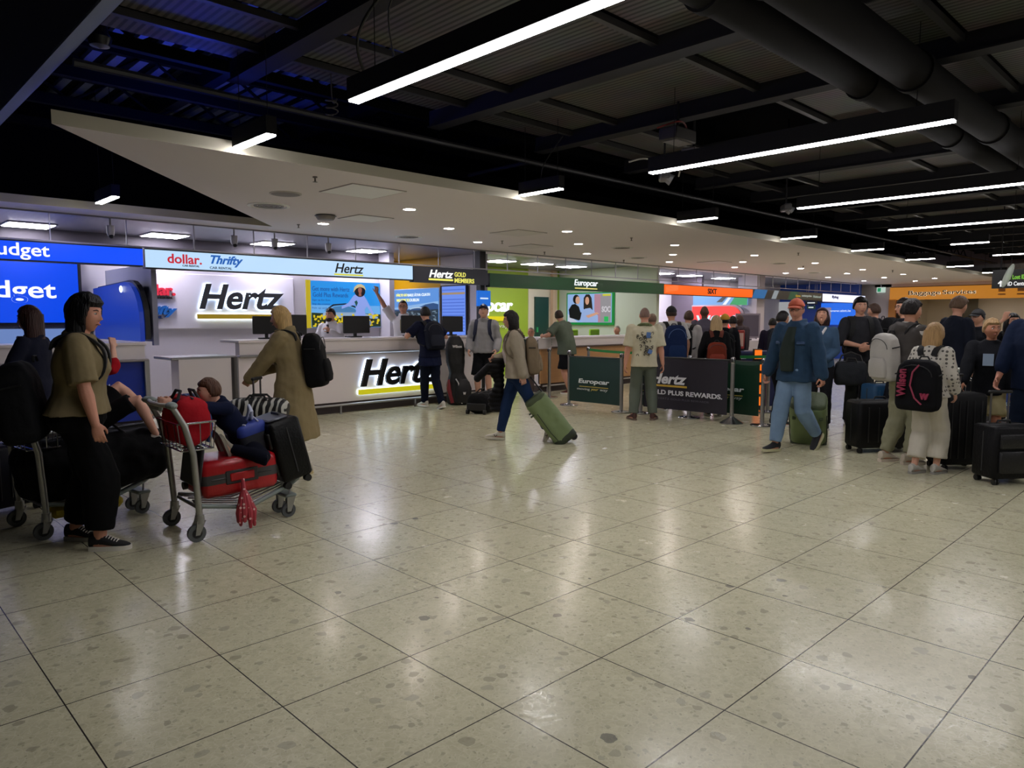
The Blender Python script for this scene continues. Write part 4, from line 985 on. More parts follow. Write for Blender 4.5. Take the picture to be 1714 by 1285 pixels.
    def top(s, m_, name='shirt', off=.016, hem=.90, sleeve=.8, flare=0.0, cuff=1.0, collar=0, fold=.016, fsize=.11, bulge=0):
        m = MB(); rows = s.base_rows(off)
        rows = [r for r in rows if r[0] > hem+.03 and (hem > .8 or r[0] > .9)]
        a0 = rows[0]; base = [r for r in s.base_rows(off)]
        # hem row interpolated
        def at(z):
            for p, q in zip(base, base[1:]):
                if p[0] <= z <= q[0]:
                    u = (z-p[0])/(q[0]-p[0]); return [p[i]+(q[i]-p[i])*u for i in range(4)]
            return list(base[0])
        h = at(max(hem, .86)); ext = [(hem, max(h[1], .15*s.b)+flare+.004, max(h[2], .11)+flare*.8, h[3])]
        if hem < .8: ext.append(((hem+.9)/2, .175*s.b+flare*.55+off, .125*s.b+flare*.45+off, -.005))
        rows = ext+rows
        rows = [(z, a*(1+bulge*math.exp(-((z-1.08)/.12)**2)), b*(1+bulge*1.4*math.exp(-((z-1.08)/.12)**2)), y) for z, a, b, y in rows]
        m.loft(s.torso_rings(rows))
        m.tube([s.S(s.T((0, -.01, 1.44))), s.S(s.T((0, 0, 1.485)))], [(.085+off*.5)*s.k*s.b**.5, (.060+off*.5)*s.k*s.b**.5], 14)
        if sleeve: s.sleeves(m, off, sleeve, cuff)
        if collar:
            m.tube([s.S(s.T((0, -.005, 1.455))), s.S(s.T((0, .0, 1.50)))], [(.075+off)*s.k, (.068+off)*s.k], 14)
        return skinned(m, name, m_, s.t, .010 if s.near else .013, fold, fsize, 3)
    def pants(s, m_, name='trousers', length=1.0, knee=.02, hemw=.03, waist=1.0, fold=.014, seat=.012, crotch=.8, fsize=.09):
        m = MB()
        rows = [(crotch-.02, .10, .085, 0), (.83, .15*s.b+seat, .105*s.b+seat, 0)]+[r for r in s.base_rows(seat) if .86 < r[0] <= waist+.001]
        if waist > rows[-1][0]+.02:
            l = rows[-1]; rows.append((waist, l[1]-.01, l[2]-.006, l[3]))
        m.loft(s.torso_rings(rows))
        for hp, kn, an in ((s.hipL, s.kneeL, s.ankL), (s.hipR, s.kneeR, s.ankR)):
            r = s.k; bb = s.b**.7
            if length <= .5:
                e = hp.lerp(kn, length*2)
                m.tube([s.S(hp+Vector((0, 0, -.01))), s.S(hp.lerp(e, .5)), s.S(e)], [(.088*bb+seat)*r, (.084*bb+seat)*r, (.066*bb+hemw)*r], 14)
            else:
                e = kn.lerp(an, (length-.5)*2)
                m.tube([s.S(hp+Vector((0, 0, -.01))), s.S(hp.lerp(kn, .4)), s.S(hp.lerp(kn, .85)), s.S(kn), s.S(kn.lerp(e, .25)), s.S(kn.lerp(e, .7)), s.S(e)],
                       [(.088*bb+seat)*r, (.082*bb+seat)*r, (.056*bb+knee)*r, (.055*bb+knee)*r, (.057*bb+knee)*r, (.040*bb+(knee+hemw)/2)*r, (.034+hemw)*r], 14)
        return skinned(m, name, m_, s.t, .010 if s.near else .013, fold, fsize, 3)
    def hair(s, col, style='short', ln=0.0, t=.012, wave=0, name='hair', hairline=.42, vol=0):
        k = s.k*s.hs; m = MB(); nu, nv = (56, 40) if s.near else (40, 28)
        rings = []; M = s.hM; c = s.S(s.hc)
        rr = random.Random(int(abs(s.t.location.x*97)) + 3)
        for r in dirs(nu, nv):
            ring = []
            for d in r:
                x, y, z = d; p = head_pt(d)
                # where hair grows: crown, sides above the ears, nape
                lim = hairline if y > .35 else (hairline-(.35-y)*1.6 if y > -.1 else -.3)
                if style == 'short' : lim = max(lim, -.42)
                elif style == 'buzz': lim = max(lim, -.35)
                else: lim = -.85 if y < .22 else max(-.85, (hairline-.15)-(.55-y)*3.2) if y < .55 else hairline
                a = sm(lim-.10, lim+.12, z)
                th = t*(1+vol*max(0, z)) * (1+.35*noise.noise(Vector((x*3.5+7, y*3.5, z*3)))*(1 if t > .008 else 0))
                o = -.012+(th+.012)*a
                n = Vector((x, y, z)).normalized()
                if wave: o += wave*a*noise.noise(Vector((x*9, y*9, z*9)))
                ring.append(c+M @ ((p+n*o)*k))
            rings.append(ring)
        m.loft(rings)
        if style in ('long', 'bob'):
            # curtain of hair hanging from the crown round the back, face left clear; hangs by gravity
            L = ln
            rg = []; n = 26
            for q in range(9):
                u = q/8; ring = []
                zz = .045*k - (L+.045)*u*k
                wd = (.088+.020*math.sin(u*2.6))*(1-.12*u if style == 'long' else 1+.0*u)+wave*.6; dp = (.082-.022*u) if style == 'long' else .082+.004*u
                cy = -.030-.020*u if style == 'long' else -.026
                for j in range(n):
                    th = 2*math.pi*j/n; cx_, sy = math.cos(th), math.sin(th)
                    yy = sy*dp
                    if yy > .050: yy = .050+(yy-.050)*.2
                    amp = 1+.05*noise.noise(Vector((cx_*4, sy*4, u*2+s.t.location.x)))
                    pin = Vector((cx_*wd*k*amp, (cy+yy*amp)*k, 0))
                    hd = M @ pin; flat_ = Vector((hd.x, hd.y, hd.z*(1-u)))
                    ring.append(c+flat_+(M @ Vector((0, 0, zz)))*(1-u)+Vector((0, 0, zz))*u)
                rg.append(ring)
            m.loft(rg)
        if style == 'bun':
            m.ell(c+M @ (Vector((0, -.11, .03))*k), (.035*k, .03*k, .035*k))
        if style == 'tail':
            m.tube([c+M @ (Vector(p)*k) for p in ((0, -.095, .04), (0, -.13, .0), (0, -.125, -.1), (0, -.10, -.2))], [.02*k, .028*k, .026*k, .008*k], 10, True)
        return m.build(name, hairm(col), s.t)
    def cap(s, col, back=False, badge=None, brimcol=None):
        k = s.k*s.hs; M = s.hM; c = s.S(s.hc); m = MB(); rings = []
        if back: M = M @ Matrix.Rotation(R(180), 3, 'Z')
        for r in dirs(36, 26):
            ring = []
            for d in r:
                p = head_pt((d[0], d[1], d[2])) if not back else head_pt((-d[0], -d[1], d[2])); 
                if back: p = Vector((-p.x, -p.y, p.z))
                a = sm(.22, .36, d[2]+.10*(-d[1]))
                ring.append(c+M @ ((p+Vector(d)*(-.02+.042*a))*k))
            rings.append(ring)
        m.loft(rings); m.ell(c+M @ (Vector((0, 0, .138))*k), (.008*k,)*3)
        m.mi = 1
        top_, bot = [], []
        for j in range(13):
            a = R(-68+136*j/12); rx_ = .078; 
            for lst, dz in ((top_, .004), (bot, -.004)):
                lst.append((math.sin(a), math.cos(a), dz))
        def brim(r0x, r0y, z0, r1x, r1y, z1, dz): return
        rg = []
        for (fx_, fy_, zc) in ((.066, .070, .050), (.078, .120, .048), (.080, .168, .032)):
            rg.append([(q[0]*fx_, .012+q[1]*fy_, zc-.012*q[0]**2+dz) for dz, lst in ((.004, top_), (-.004, list(reversed(bot)))) for q in lst])
        m.loft([[c+M @ (Vector(p)*k) for p in ring] for ring in rg])
        o = m.build('cap', [mat(col, .8, bump=.3, bscale=30, var=.1), mat(brimcol or col, .8, bump=.3, bscale=30)], s.t)
        if badge:
            MB().ell(c+M @ (Vector((0, .112, .085))*k), (.020*k, .005*k, .02*k), M).build('cap_badge', mat(badge, .5), o)
        return o
    def glasses(s, col='15151a', lens='20242a'):
        k = s.k*s.hs; M = s.hM; c = s.S(s.hc); m = MB()
        V = lambda x, y, z: c+M @ (Vector((x, y, z))*k)
        for q in (-1, 1):
            m.tube([V(q*.032+.021*math.cos(R(a)), .0925-abs(q*.032+.021*math.cos(R(a)))*.12, .008+.016*math.sin(R(a))) for a in range(0, 361, 30)], .0018*k, 5)
            m.tube([V(q*.053, .086, .014), V(q*.078, .05, .014), V(q*.081, -.01, .006)], .0022*k, 5)
        m.tube([V(-.012, .093, .012), V(.012, .093, .012)], .002*k, 5)
        return m.build('glasses', mat(col, .3), s.t)
    def coat(s, m_, name='coat', hem=.42, off=.032, flare=.10, sleeve=1.95, fold=.022, open_=True):
        return s.top(m_, name, off, hem, sleeve, flare, 1.3, 1, fold, .13)
    def worn_backpack(s, label, col, w=.30, h=.46, d=.17, z=1.17, col2=None, strap='0a0a0c', yoff=0, ang=0, **kw):
        """a thing of its own, hung on the back of this person"""
        M = s.t.matrix_basis if False else Matrix.Translation(s.t.location) @ Matrix.Rotation(s.t.rotation_euler.z, 4, 'Z')
        k = s.k
        loc = s.S(s.T((0, -.115*s.b-yoff, z)))
        r3 = s.rotm(1)
        t = thing('backpack', label, 'backpack', M @ loc, s.t.rotation_euler.z)
        local = Matrix.Translation(loc)
        b = backpack_parts(t, w*k, h*k, d*k, col, col2, s.lean+ang, **kw)
        # straps over the shoulders, in the bag's own frame
        for sgn, sh in ((-1, s.shL), (1, s.shR)):
            sx = sgn*(.085 if s.fem else .105)
            pts = [s.T((sx*.8, -.10*s.b-yoff*.7, 1.36)), s.T((sx, -.085*s.b-.02, 1.43)), s.T((sx*1.05, -.01, 1.462+.012*s.b)), s.T((sx*1.1, .085*s.b+.01, 1.41)), s.T((sx*1.15, .118*s.b+.012, 1.32)), s.T((sx*1.35, .108*s.b+.01, 1.20)), s.T((sx*1.62, .04, 1.10)), s.T((sx*1.4, -.09*s.b, 1.04))]
            pts = [s.S(p)-loc for p in pts]
            fine = []
            for i in range(len(pts)-1):
                p0, p1, p2, p3 = pts[max(i-1, 0)], pts[i], pts[i+1], pts[min(i+2, len(pts)-1)]
                for q in range(4):
                    u = q/4; fine.append(.5*((2*p1)+(p2-p0)*u+(2*p0-5*p1+4*p2-p3)*u*u+(3*p1-p0-3*p2+p3)*u**3))
            fine.append(pts[-1])
            m = MB(); rings = []
            for i, p in enumerate(fine):
                tn = (fine[min(i+1, len(fine)-1)]-fine[max(i-1, 0)]).normalized()
                nrm = Vector((1, 0, 0)); nrm = (nrm-tn*nrm.dot(tn)).normalized(); bi = tn.cross(nrm)
                hw = (.030 if i < 20 else .016)*k; th = .008*k
                rings.append([p+nrm*hw*a+bi*th*b_ for a, b_ in ((-1, -1), (1, -1), (1, 1), (-1, 1))])
            m.loft(rings); m.build('strap', mat(strap, .8, bump=.2), t)
        return t

def backpack_parts(t, w, h, d, col, col2=None, lean=0, pocket=True, lines=None, roll=False, letters=None, shape=.55):
    """bag body behind the origin (towards -y), origin at the middle of the back pad"""
    RM = Matrix.Rotation(R(-lean), 3, 'X')
    def sup(zs, m, y0=0):
        rings = []
        for u, wf, df in zs:
            ring = []
            for j in range(24):
                th = 2*math.pi*j/24; c, q = math.cos(th), math.sin(th)
                x = w/2*wf*math.copysign(abs(c)**.45, c); y = d/2*df*math.copysign(abs(q)**.5, q)
                y = y*(1 if y < 0 else .8)-d/2*.9+y0
                ring.append(RM @ Vector((x, y, (u-.5)*h)))
            rings.append(ring)
        m.loft(rings); return m
    m = sup([(0, .7, .6), (.03, .9, .85), (.12, 1, 1), (.45, 1, 1.0), (.75, .97, .9), (.88, .88, .75), (.96, .68, .55), (1, .35, .3)], MB())
    skinned(m, 'bag_body', mat(col, .8, bump=.35, bscale=30, var=.12, spec=.15), t, .012, .010, .09, 3)
    for s_ in (-1, 1):
        MB().tube([RM @ Vector((s_*w*.49, -d*.25, h*.22)), RM @ Vector((s_*w*.505, -d*.7, h*.20))], .007, 6).build('side_strap', mat('08080a', .7), t)
    if pocket:
        m = sup([(.08, .55, .3), (.1, .72, .42), (.2, .78, .5), (.42, .76, .42), (.5, .6, .3)], MB(), -d*.42)
        m.build('front_pocket', mat(col2 or col, .8, bump=.3, bscale=40, spec=.15), t)
    hd = MB().tube([RM @ Vector((q*w*.13, -.01, h*.47+(.035 if abs(q) < .9 else 0))) for q in (-1, -.6, 0, .6, 1)], .008, 6)
    hd.build('grab_handle', mat('0c0c0e', .7), t)
    zp = MB().tube([RM @ Vector((w*.40*math.cos(R(a)), -d*.975+.02*abs(math.cos(R(a))), h*.18+h*.22*math.sin(R(a)))) for a in range(0, 181, 20)], .004, 5)
    zp.build('zip', mat(lines or '26262a', .5), t)
    if roll:
        m = MB().tube([RM @ Vector((-w*.45, -d*.45, h*.5)), RM @ Vector((0, -d*.5, h*.54)), RM @ Vector((w*.45, -d*.45, h*.5))], [.05, .06, .05], 12, True)
        m.build('top_lid', mat(col, .75, bump=.3), t)
    return t
# ------------------------------------------------------------------ luggage
def rbox(m, w, d, h, r=.04, z0=0, c=(0, 0), n=5):
    """rounded upright box"""
    rings = []
    def outline(ins):
        pts = []
        for cx_, cy_, a0 in ((w/2-r, d/2-r, 0), (-w/2+r, d/2-r, 90), (-w/2+r, -d/2+r, 180), (w/2-r, -d/2+r, 270)):
            for q in range(n):
                a = R(a0+90*q/(n-1)); pts.append((cx_+(r-ins)*math.cos(a)+c[0], cy_+(r-ins)*math.sin(a)+c[1]))
        return pts
    rr = min(r, h*.3)
    for z, ins in ((0, rr*.8), (rr*.25, rr*.3), (rr*.7, 0), (h-rr*.7, 0), (h-rr*.25, rr*.3), (h, rr*.8)):
        rings.append([(x, y, z0+z) for x, y in outline(min(ins, r*.98))])
    return m.loft(rings)
def wheelset(t, w, d, r=.028, spin=True, x0=None):
    for sx in (-1, 1):
        for sy in (-1, 1):
            m = MB(); cx_, cy_ = sx*(w/2-.045), sy*(d/2-.04)
            m.cyl((cx_, cy_, r*1.2), (cx_, cy_, r*2.6), .018, .02, 10)
            for q in (-.014, .014): m.cyl((cx_+q-.008, cy_-.008, r), (cx_+q+.008, cy_-.008, r), r, seg=14)
            m.build('wheel', mat('0b0b0c', .5), t)
def suitcase(label, x, y, rz, w=.46, d=.28, h=.68, col='0c0c0e', ribs=True, handle=.0, rough=.45, lie=None, shape='hard', handle_grip=True, corner=None, trim=None, loc=None, rot=None, wheels=True, name='suitcase'):
    t = thing(name, label, 'suitcase', loc if loc else (x, y, 0), rz)
    if rot: t.rotation_euler = rot
    hw = .055 if wheels else 0
    m = MB(); rbox(m, w, d, h, .05 if shape == 'hard' else .035, hw)
    m.build('shell', mat(col, rough, bump=.15 if shape == 'hard' else .4, bscale=50, spec=.5 if rough < .4 else .2), t)
    if ribs:
        m = MB()
        for q in range(5):
            xx = -w/2+w*(q+1)/6
            for sy in (-1, 1): m.tube([(xx, sy*d/2, hw+.08), (xx, sy*(d/2+.003), hw+h*.5), (xx, sy*d/2, hw+h-.08)], .008, 8, True)
        m.build('ribs', mat(col, rough*.9), t)
    if shape == 'soft':
        m = MB(); rbox(m, w*.82, .04, h*.42, .018, hw+.06, (0, -d/2-.008)); rbox(m, w*.82, .035, h*.28, .016, hw+h*.58, (0, -d/2-.005))
        m.build('front_pocket', mat(col, rough, bump=.4, bscale=40), t)
    z = MB(); zy = .0
    z.tube([(w/2*.999+.002, zy, hw+.06), (w/2+.002, zy, hw+h-.06)], .006, 6).tube([(-w/2-.002, zy, hw+.06), (-w/2-.002, zy, hw+h-.06)], .006, 6).tube([(-w/2+.05, zy, hw+h+.001), (w/2-.05, zy, hw+h+.001)], .006, 6)
    z.build('zip', mat(trim or '2c2c2e', .5), t)
    MB().tube([(-.07, d*.12, hw+h), (-.06, d*.12, hw+h+.03), (.06, d*.12, hw+h+.03), (.07, d*.12, hw+h)], .011, 8).build('carry_handle', mat('101012', .5), t)
    if handle:
        m = MB()
        for s_ in (-1, 1): m.cyl((s_*w*.2, d/2-.05, hw+h-.02), (s_*w*.2, d/2-.05, hw+h+handle), .009, seg=10)
        m.build('telescopic_poles', mat('7e7c80', .3, .9), t)
        MB().tube([(-w*.24, d/2-.05, hw+h+handle), (w*.24, d/2-.05, hw+h+handle)], .016, 10, True).build('pull_grip', BLK, t)
    if wheels: wheelset(t, w, d)
    return t
def duffel(label, name, loc, rot, l, w, h, col, cat='bag', stripes=None, fold=.03, two=None):
    t = thing(name, label, cat, loc); t.rotation_euler = rot
    m = MB(); rings = []
    for u, f in ((-.5, .5), (-.47, .8), (-.4, .97), (-.2, 1), (0, 1.03), (.2, 1), (.4, .97), (.47, .8), (.5, .5)):
        rings.append([(u*l, w/2*f*math.copysign(abs(math.cos(a))**.7, math.cos(a)), h/2+h/2*f*math.copysign(abs(math.sin(a))**.7, math.sin(a))) for a in [2*math.pi*j/20 for j in range(20)]])
    m.loft(rings)
    skinned(m, 'bag_body', stripes or mat(col, .8, bump=.4, bscale=30, var=.15, spec=.15), t, .014, fold, .14, 2)
    for s_ in (-1, 1):
        MB().tube([(-l*.18, s_*w*.30, h*.93), (-l*.12, s_*w*.18, h*1.12), (l*.12, s_*w*.18, h*1.12), (l*.18, s_*w*.30, h*.93)], .011, 8).build('carry_handle', mat(two or '101012', .7), t)
    MB().tube([(-l*.42, 0, h*.985), (0, 0, h*1.02), (l*.42, 0, h*.985)], .006, 6).build('zip', mat('3a3a3c', .4), t)
    return t

ALU = mat('a8a8a4', .35, .85); GREYP = mat('7d8783', .5); RUB = mat('55585a', .7)
def trolley(label, x, y, rz):
    """local +x = travel direction (nose), handle at -x"""
    t = thing('luggage_trolley', label, 'trolley', (x, y, 0), rz)
    for s_ in (-1, 1):
        P = [(-.02, s_*.27, .17), (-.035, s_*.275, .4), (-.05, s_*.28, .62), (-.10, s_*.28, .82), (-.17, s_*.27, .955)]
        MB().tube(P, [.022, .023, .023, .022, .02], 12).build('side_post', ALU, t)
        c = MB()
        c.tube([(-.02, s_*.27, .19), (-.02, s_*.27, .13)], [.03, .034], 12)
        for q in (-1, 1): c.prism([(-.045, .15), (.015, .15), (-.03, .05), (-.06, .05)], s_*.27+q*.02-.004, s_*.27+q*.02+.004, lambda a, b, yy: (a, yy, b))
        fk = c.build('caster_fork', ALU, t)
        wh = MB(); wh.tube([(-.045, s_*.27-.014, .062), (-.045, s_*.27+.014, .062)], .062, 22); w_ = wh.build('wheel', RUB, t)
        MB().tube([(-.045, s_*.27-.017, .062), (-.045, s_*.27+.017, .062)], .034, 16).build('wheel_hub', mat('1b1b1d', .5), w_)
        MB().ell((-.17, s_*.25, .965), (.04, .085, .026), Matrix.Rotation(R(s_*12), 3, 'Z')).build('corner_joint', GREYP, t)
        MB().tube([(0.0, s_*.24, .24), (.35, s_*.22, .17), (.72, s_*.13, .27), (.80, s_*.09, .30)], .016, 10).build('platform_rail', GREYP, t)
    MB().tube([(-.185, -.2, .962), (-.20, -.1, .958), (-.20, .1, .958), (-.185, .2, .962)], .016, 12).build('handle_bar', mat('b9bab2', .5), t)
    MB().box((-.195, 0, .94), (.03, .22, .05), bev=.01).build('brake_lever', GREYP, t)
    MB().tube([(0, -.24, .22), (.0, .24, .22)], .014, 10).build('cross_bar', ALU, t)
    m = MB()
    for q in range(-2, 3): m.tube([(.02, q*.09, .235), (.36, q*.08, .175), (.7, q*.045, .265)], .007, 6)
    m.build('platform_wires', STEEL, t)
    # basket
    m = MB()
    for z, i in ((.83, 0), (.64, .02)):
        m.tube([(-.13+i, -.24, z), (.13-i, -.22, z), (.13-i, .22, z), (-.13+i, .24, z), (-.13+i, -.24, z)], .006 if i else .008, 6)
    for y_ in (-.22, -.14, -.06, .02, .10, .18):
        m.tube([(.13, y_, .83), (.11, y_, .64), (-.11, y_, .64), (-.13, y_, .83)], .004, 5)
    for x_ in (-.06, .02, .09):
        m.tube([(x_, -.23, .83), (x_, -.23, .64), (x_, .23, .64), (x_, .23, .83)], .004, 5)
    m.build('wire_basket', CHROME, t)
    MB().box((.03, 0, .5), (.02, .4, .3), (0, R(8), 0), bev=.02).build('advert_panel', mat('3c3c3e', .5), t)
    # nose casters
    MB().box((.73, 0, .17), (.1, .22, .03), bev=.01).build('nose_plate', GREYP, t)
    MB().tube([(.75, -.06, .29), (.73, -.08, .18)], .008, 6).tube([(.75, .06, .29), (.73, .08, .18)], .008, 6).build('nose_struts', STEEL, t)
    for s_ in (-1, 1):
        c = MB()
        for q in (-1, 1): c.prism([(.70, .16), (.77, .16), (.73, .045), (.70, .045)], s_*.085+q*.018-.004, s_*.085+q*.018+.004, lambda a, b, yy: (a, yy, b))
        c.build('caster_fork', ALU, t)
        wh = MB(); wh.tube([(.715, s_*.085-.013, .055), (.715, s_*.085+.013, .055)], .055, 22); w_ = wh.build('wheel', RUB, t)
        MB().tube([(.715, s_*.085-.016, .055), (.715, s_*.085+.016, .055)], .03, 16).build('wheel_hub', mat('1b1b1d', .5), w_)
    MB().tube([(.78, .0, .33), (.80, 0, .42), (.79, 0, .30)], .02, 8).build('nose_bumper', mat('2c3038', .6), t)
    return t
def wl_pt(t, p):
    M = Matrix.Translation(t.location) @ Matrix.Rotation(t.rotation_euler.z, 4, 'Z'); return M @ Vector(p)

def post(x, y, label, base='disc'):
    t = thing('queue_post', label, 'barrier post', (x, y, 0), 0, 'steel queue posts')
    if base == 'disc': MB().lathe([(.001, .0), (.165, .0), (.17, .012), (.16, .022), (.05, .03), (.03, .04)], (0, 0, 0), 28).build('base', CHROME, t)
    else: MB().lathe([(.001, .0), (.165, .0), (.17, .012), (.05, .09), (.03, .11)], (0, 0, 0), 28).build('base', CHROME, t)
    MB().cyl((0, 0, .03), (0, 0, .93), .03, seg=16).build('pole', STEEL, t)
    MB().lathe([(.032, .90), (.036, .92), (.036, .96), (.03, .985), (.001, .99)], (0, 0, 0), 16).build('cap', CHROME, t)
    MB().box((0, .0, .94), (.09, .04, .05), bev=.006).build('belt_clip', mat('3a3a3c', .4), t)
    return t
def banner(x, y0, y1, z0, z1, col, label, kind, dx=0.0):
    t = thing('queue_banner', label, 'banner', (x, (y0+y1)/2, (z0+z1)/2)); w = abs(y0-y1); hh = z1-z0
    m = MB(); rings = []
    for q in range(13):
        u = q/12; yy = w/2-w*u; off = .012*math.sin(u*7+x)
        rings.append([(off-.004, yy, -hh/2), (off+.004, yy, -hh/2), (off+.004, yy, hh/2), (off-.004, yy, hh/2)])
    m.loft(rings); m.build('fabric', mat(col, .45, bump=.2, bscale=6), t)
    MB().tube([(0, w/2+.02, hh/2+.012), (0, -w/2-.02, hh/2+.012)], .012, 8).build('top_rail', mat('3b3d40', .4, .6), t)
    f = -.022
    if kind == 'e':
        text(t, 'Europcar', (f, 0, -.03), w*.60, .1, mat('dfe6e6', .5), '-X', .004, .03, .12)
        MB().box((f, 0, -.115), (.004, w*.56, .012)).build('underline', mat('c9b75c', .5), t, smooth=False)
        text(t, 'moving', (f, .20*w, -.165), w*.25, .05, mat('cfd6d6', .5), '-X', .004, .0)
        text(t, 'your', (f, -.02*w, -.165), w*.15, .045, mat('c9b75c', .5), '-X', .004, .01, .3)
        text(t, 'way', (f, -.2*w, -.165), w*.15, .045, mat('cfd6d6', .5), '-X', .004, .0, .2)
    else:
        text(t, 'Hertz', (f, w*.18, .08), w*.44, .17, mat('dcdce0', .5), '-X', .004, .035, .26)
        MB().box((f, w*.18, -.035), (.004, w*.45, .03)).build('underline', mat('c6a23a', .5), t, smooth=False)
        text(t, 'GOLD PLUS REWARDS.', (f, 0, -.14), w*.90, .075, mat('d2d2d8', .5), '-X', .004, .03)
        text(t, 'HERTZ GOLD PLUS REWARDS', (f, 0, -.24), w*.6, .03, mat('55525e', .5), '-X', .003, .0)
    return t
# ------------------------------------------------------------------ queue barriers
post(9.75, 8.57, 'steel queue post at the left end of the first green banner')
post(9.62, 7.3, 'steel queue post at the right end of the first green banner')
post(9.72, 6.98, 'steel queue post just behind the bald man in a printed shirt')
post(9.82, 6.13, 'steel queue post behind the middle of the black banner')
post(9.75, 5.36, 'steel queue post with cone base at the right end of the black banner', 'cone')
post(9.85, 4.93, 'rightmost front queue post beside the man in the coral cap')
post(11.36, 5.6, 'steel queue post standing farther back behind the rightmost front one')
post(10.42, 9.68, 'steel queue post behind the woman pulling the green case')
post(11.3, 7.55, 'steel queue post hidden among the waiting travellers')
post(11.4, 9.5, 'steel queue post in front of the wood fronted counter')
banner(9.68, 8.5, 7.36, .1, .88, '12352f', 'dark green banner between the first two queue posts', 'e')
banner(9.76, 6.95, 5.44, .12, .93, '231f2b', 'black banner with bold white name and yellow line', 'h')
banner(10.12, 6.3, 5.12, .1, .9, '0b3422', 'dark green banner partly behind the right end of the black banner', 'e')
banner(9.9, 7.28, 6.7, .12, .85, '0f352e', 'dark green banner seen behind the legs of the bald man', 'e')
t = banner(10.42, 10.32, 9.72, .12, .9, '2a2026', 'dark banner behind the woman with the beige backpack', 'x') if False else None
t = thing('queue_banner', 'dark banner showing the end of a white word behind the walking woman', 'banner', (10.05, 9.85, .5), R(-56))
MB().box((0, 0, 0), (.01, .9, .78)).build('fabric', mat('2a2026', .5), t, smooth=False)
MB().tube([(0, .46, .4), (0, -.46, .4)], .012, 8).build('top_rail', STEEL, t)
text(t, 'REWARDS', (-.012, -.08, -.24), .6, .1, mat('cfcfd4', .5), '-X', .004, .03)
def belt(p, q, col, label, z=.93, w=.05):
    p, q = Vector((p[0], p[1], z)), Vector((q[0], q[1], z)); t = thing('queue_belt', label, 'belt', (p+q)/2, 0)
    d = (q-p); n = 10; rg = []
    s = d.normalized().cross(Vector((0, 0, 1)))*.002
    for i in range(n+1):
        u = i/n; c = p+d*u-(p+q)/2+Vector((0, 0, -.03*4*u*(1-u)))
        rg.append([c+s+Vector((0, 0, w/2)), c-s+Vector((0, 0, w/2)), c-s-Vector((0, 0, w/2)), c+s-Vector((0, 0, w/2))])
    MB().loft(rg).build('webbing', mat(col, .6), t, smooth=False)
    return t
belt((11.4, 9.5), (11.3, 7.55), '2a8a45', 'green belt between the back queue posts, left length')
belt((11.3, 7.55), (11.36, 5.6), '2a8a45', 'green belt crossing in front of the woman with leather backpack')
belt((11.36, 5.6), (9.85, 4.93), '234a3a', 'dark green belt running back from the rightmost front post')
belt((9.82, 6.13), (9.75, 5.36), '18181c', 'black belt over the black banner, right length')
belt((9.85, 4.93), (9.75, 5.36), '1e3a30', 'short dark belt between the two right front posts')
# navy reception island with red holder and orange block column
t = thing('desk_island', 'dark navy desk island with pale top edge behind the queue', 'desk', (12.25, 6.3, 0), R(-46))
MB().box((0, 0, .47), (1.1, .45, .94)).build('body', mat('16204e', .4), t, smooth=False)
MB().box((0, 0, .96), (1.16, .5, .035)).build('top', mat('3b3f66', .3), t, smooth=False)
for k in range(3): MB().box((-.3+.3*k, -.235, .86), (.14, .01, .03)).build('badge', mat('c6c8d8', .4), t, smooth=False)
t = thing('red_dispenser', 'tall red dispenser box standing on the navy desk', 'dispenser', (12.06, 6.5, .98), R(-46))
MB().box((0, 0, .2), (.13, .1, .34), bev=.01).build('box', mat('a03024', .5), t); MB().box((0, -.053, .2), (.08, .006, .24)).build('label', mat('c8a090', .5), t, smooth=False); MB().lathe([(.08, 0), (.08, .015), (.02, .03)], (0, 0, 0)).build('foot', BLK, t)
t = thing('orange_block_column', 'slim column of stacked orange lit squares behind the queue', 'display', (11.6, 5.93, 0), R(-44))
MB().box((0, 0, .52), (.12, .1, 1.04)).build('column', BLK, t, smooth=False)
for k in range(5): MB().box((0, -.055, .15+.2*k), (.12, .02, .15)).build('lit_square', glow('ff7a1c', .9), t, smooth=False)
t = thing('blue_display_board', 'bright blue low board behind the rear queue post', 'board', (12.95, 6.2, 0), R(-44))
MB().box((0, 0, .5), (.35, .06, .8)).build('panel', mat('1c4cae', .4), t, smooth=False); MB().box((0, 0, .05), (.4, .3, .04)).build('foot', STEEL, t, smooth=False); MB().box((0, 0, .93), (.5, .2, .03)).build('red_shelf', mat('a8403c', .4), t, smooth=False)

# ------------------------------------------------------------------ travellers on the left
p = Person('woman with long black hair in a tan T-shirt and black trousers seen from behind', 1.26, 5.52, 22, 1.70, fem=True, build=1.30, near=True, lean=5, hs=1.07,
           head=(20, -2, 0), handR=(.29, .16, .80), elR=(.5, -.9, 0), handL=(-.24, .04, .86), footL=(-.17, -.08, .085), footR=(.15, .12, .085), toeL=(25, 0), toeR=(12, 0), skin='c98f77')
p.body(); p.hair('07080d', 'long', .30, .028, name='long_hair')
p.top(cloth('7d7053'), 'tan_shirt', .026, .93, .92, .02, 1.3)
p.pants(cloth('0a0a0c', .1), 'wide_trousers', .93, .055, .055, 1.02)
p.shoes(mat('101012', .8), SOLE_W, laces=True)
p.worn_backpack('black backpack on the woman in the tan T-shirt', '101114', .44, .54, .28, 1.03, yoff=.04, ang=-12, lines='3c3c40')
p = Person('woman with long brown hair facing left behind the first trolley', 1.36, 7.28, 184, 1.66, fem=True, skin='c48f7c', handL=(-.2, .3, 1.0))
p.body(); p.hair('3a2320', 'long', .34, .013); p.top(cloth('1e2030'), 'dark_top', .018, .88, 1.9); p.pants(cloth('15161e'), 'trousers'); p.shoes()
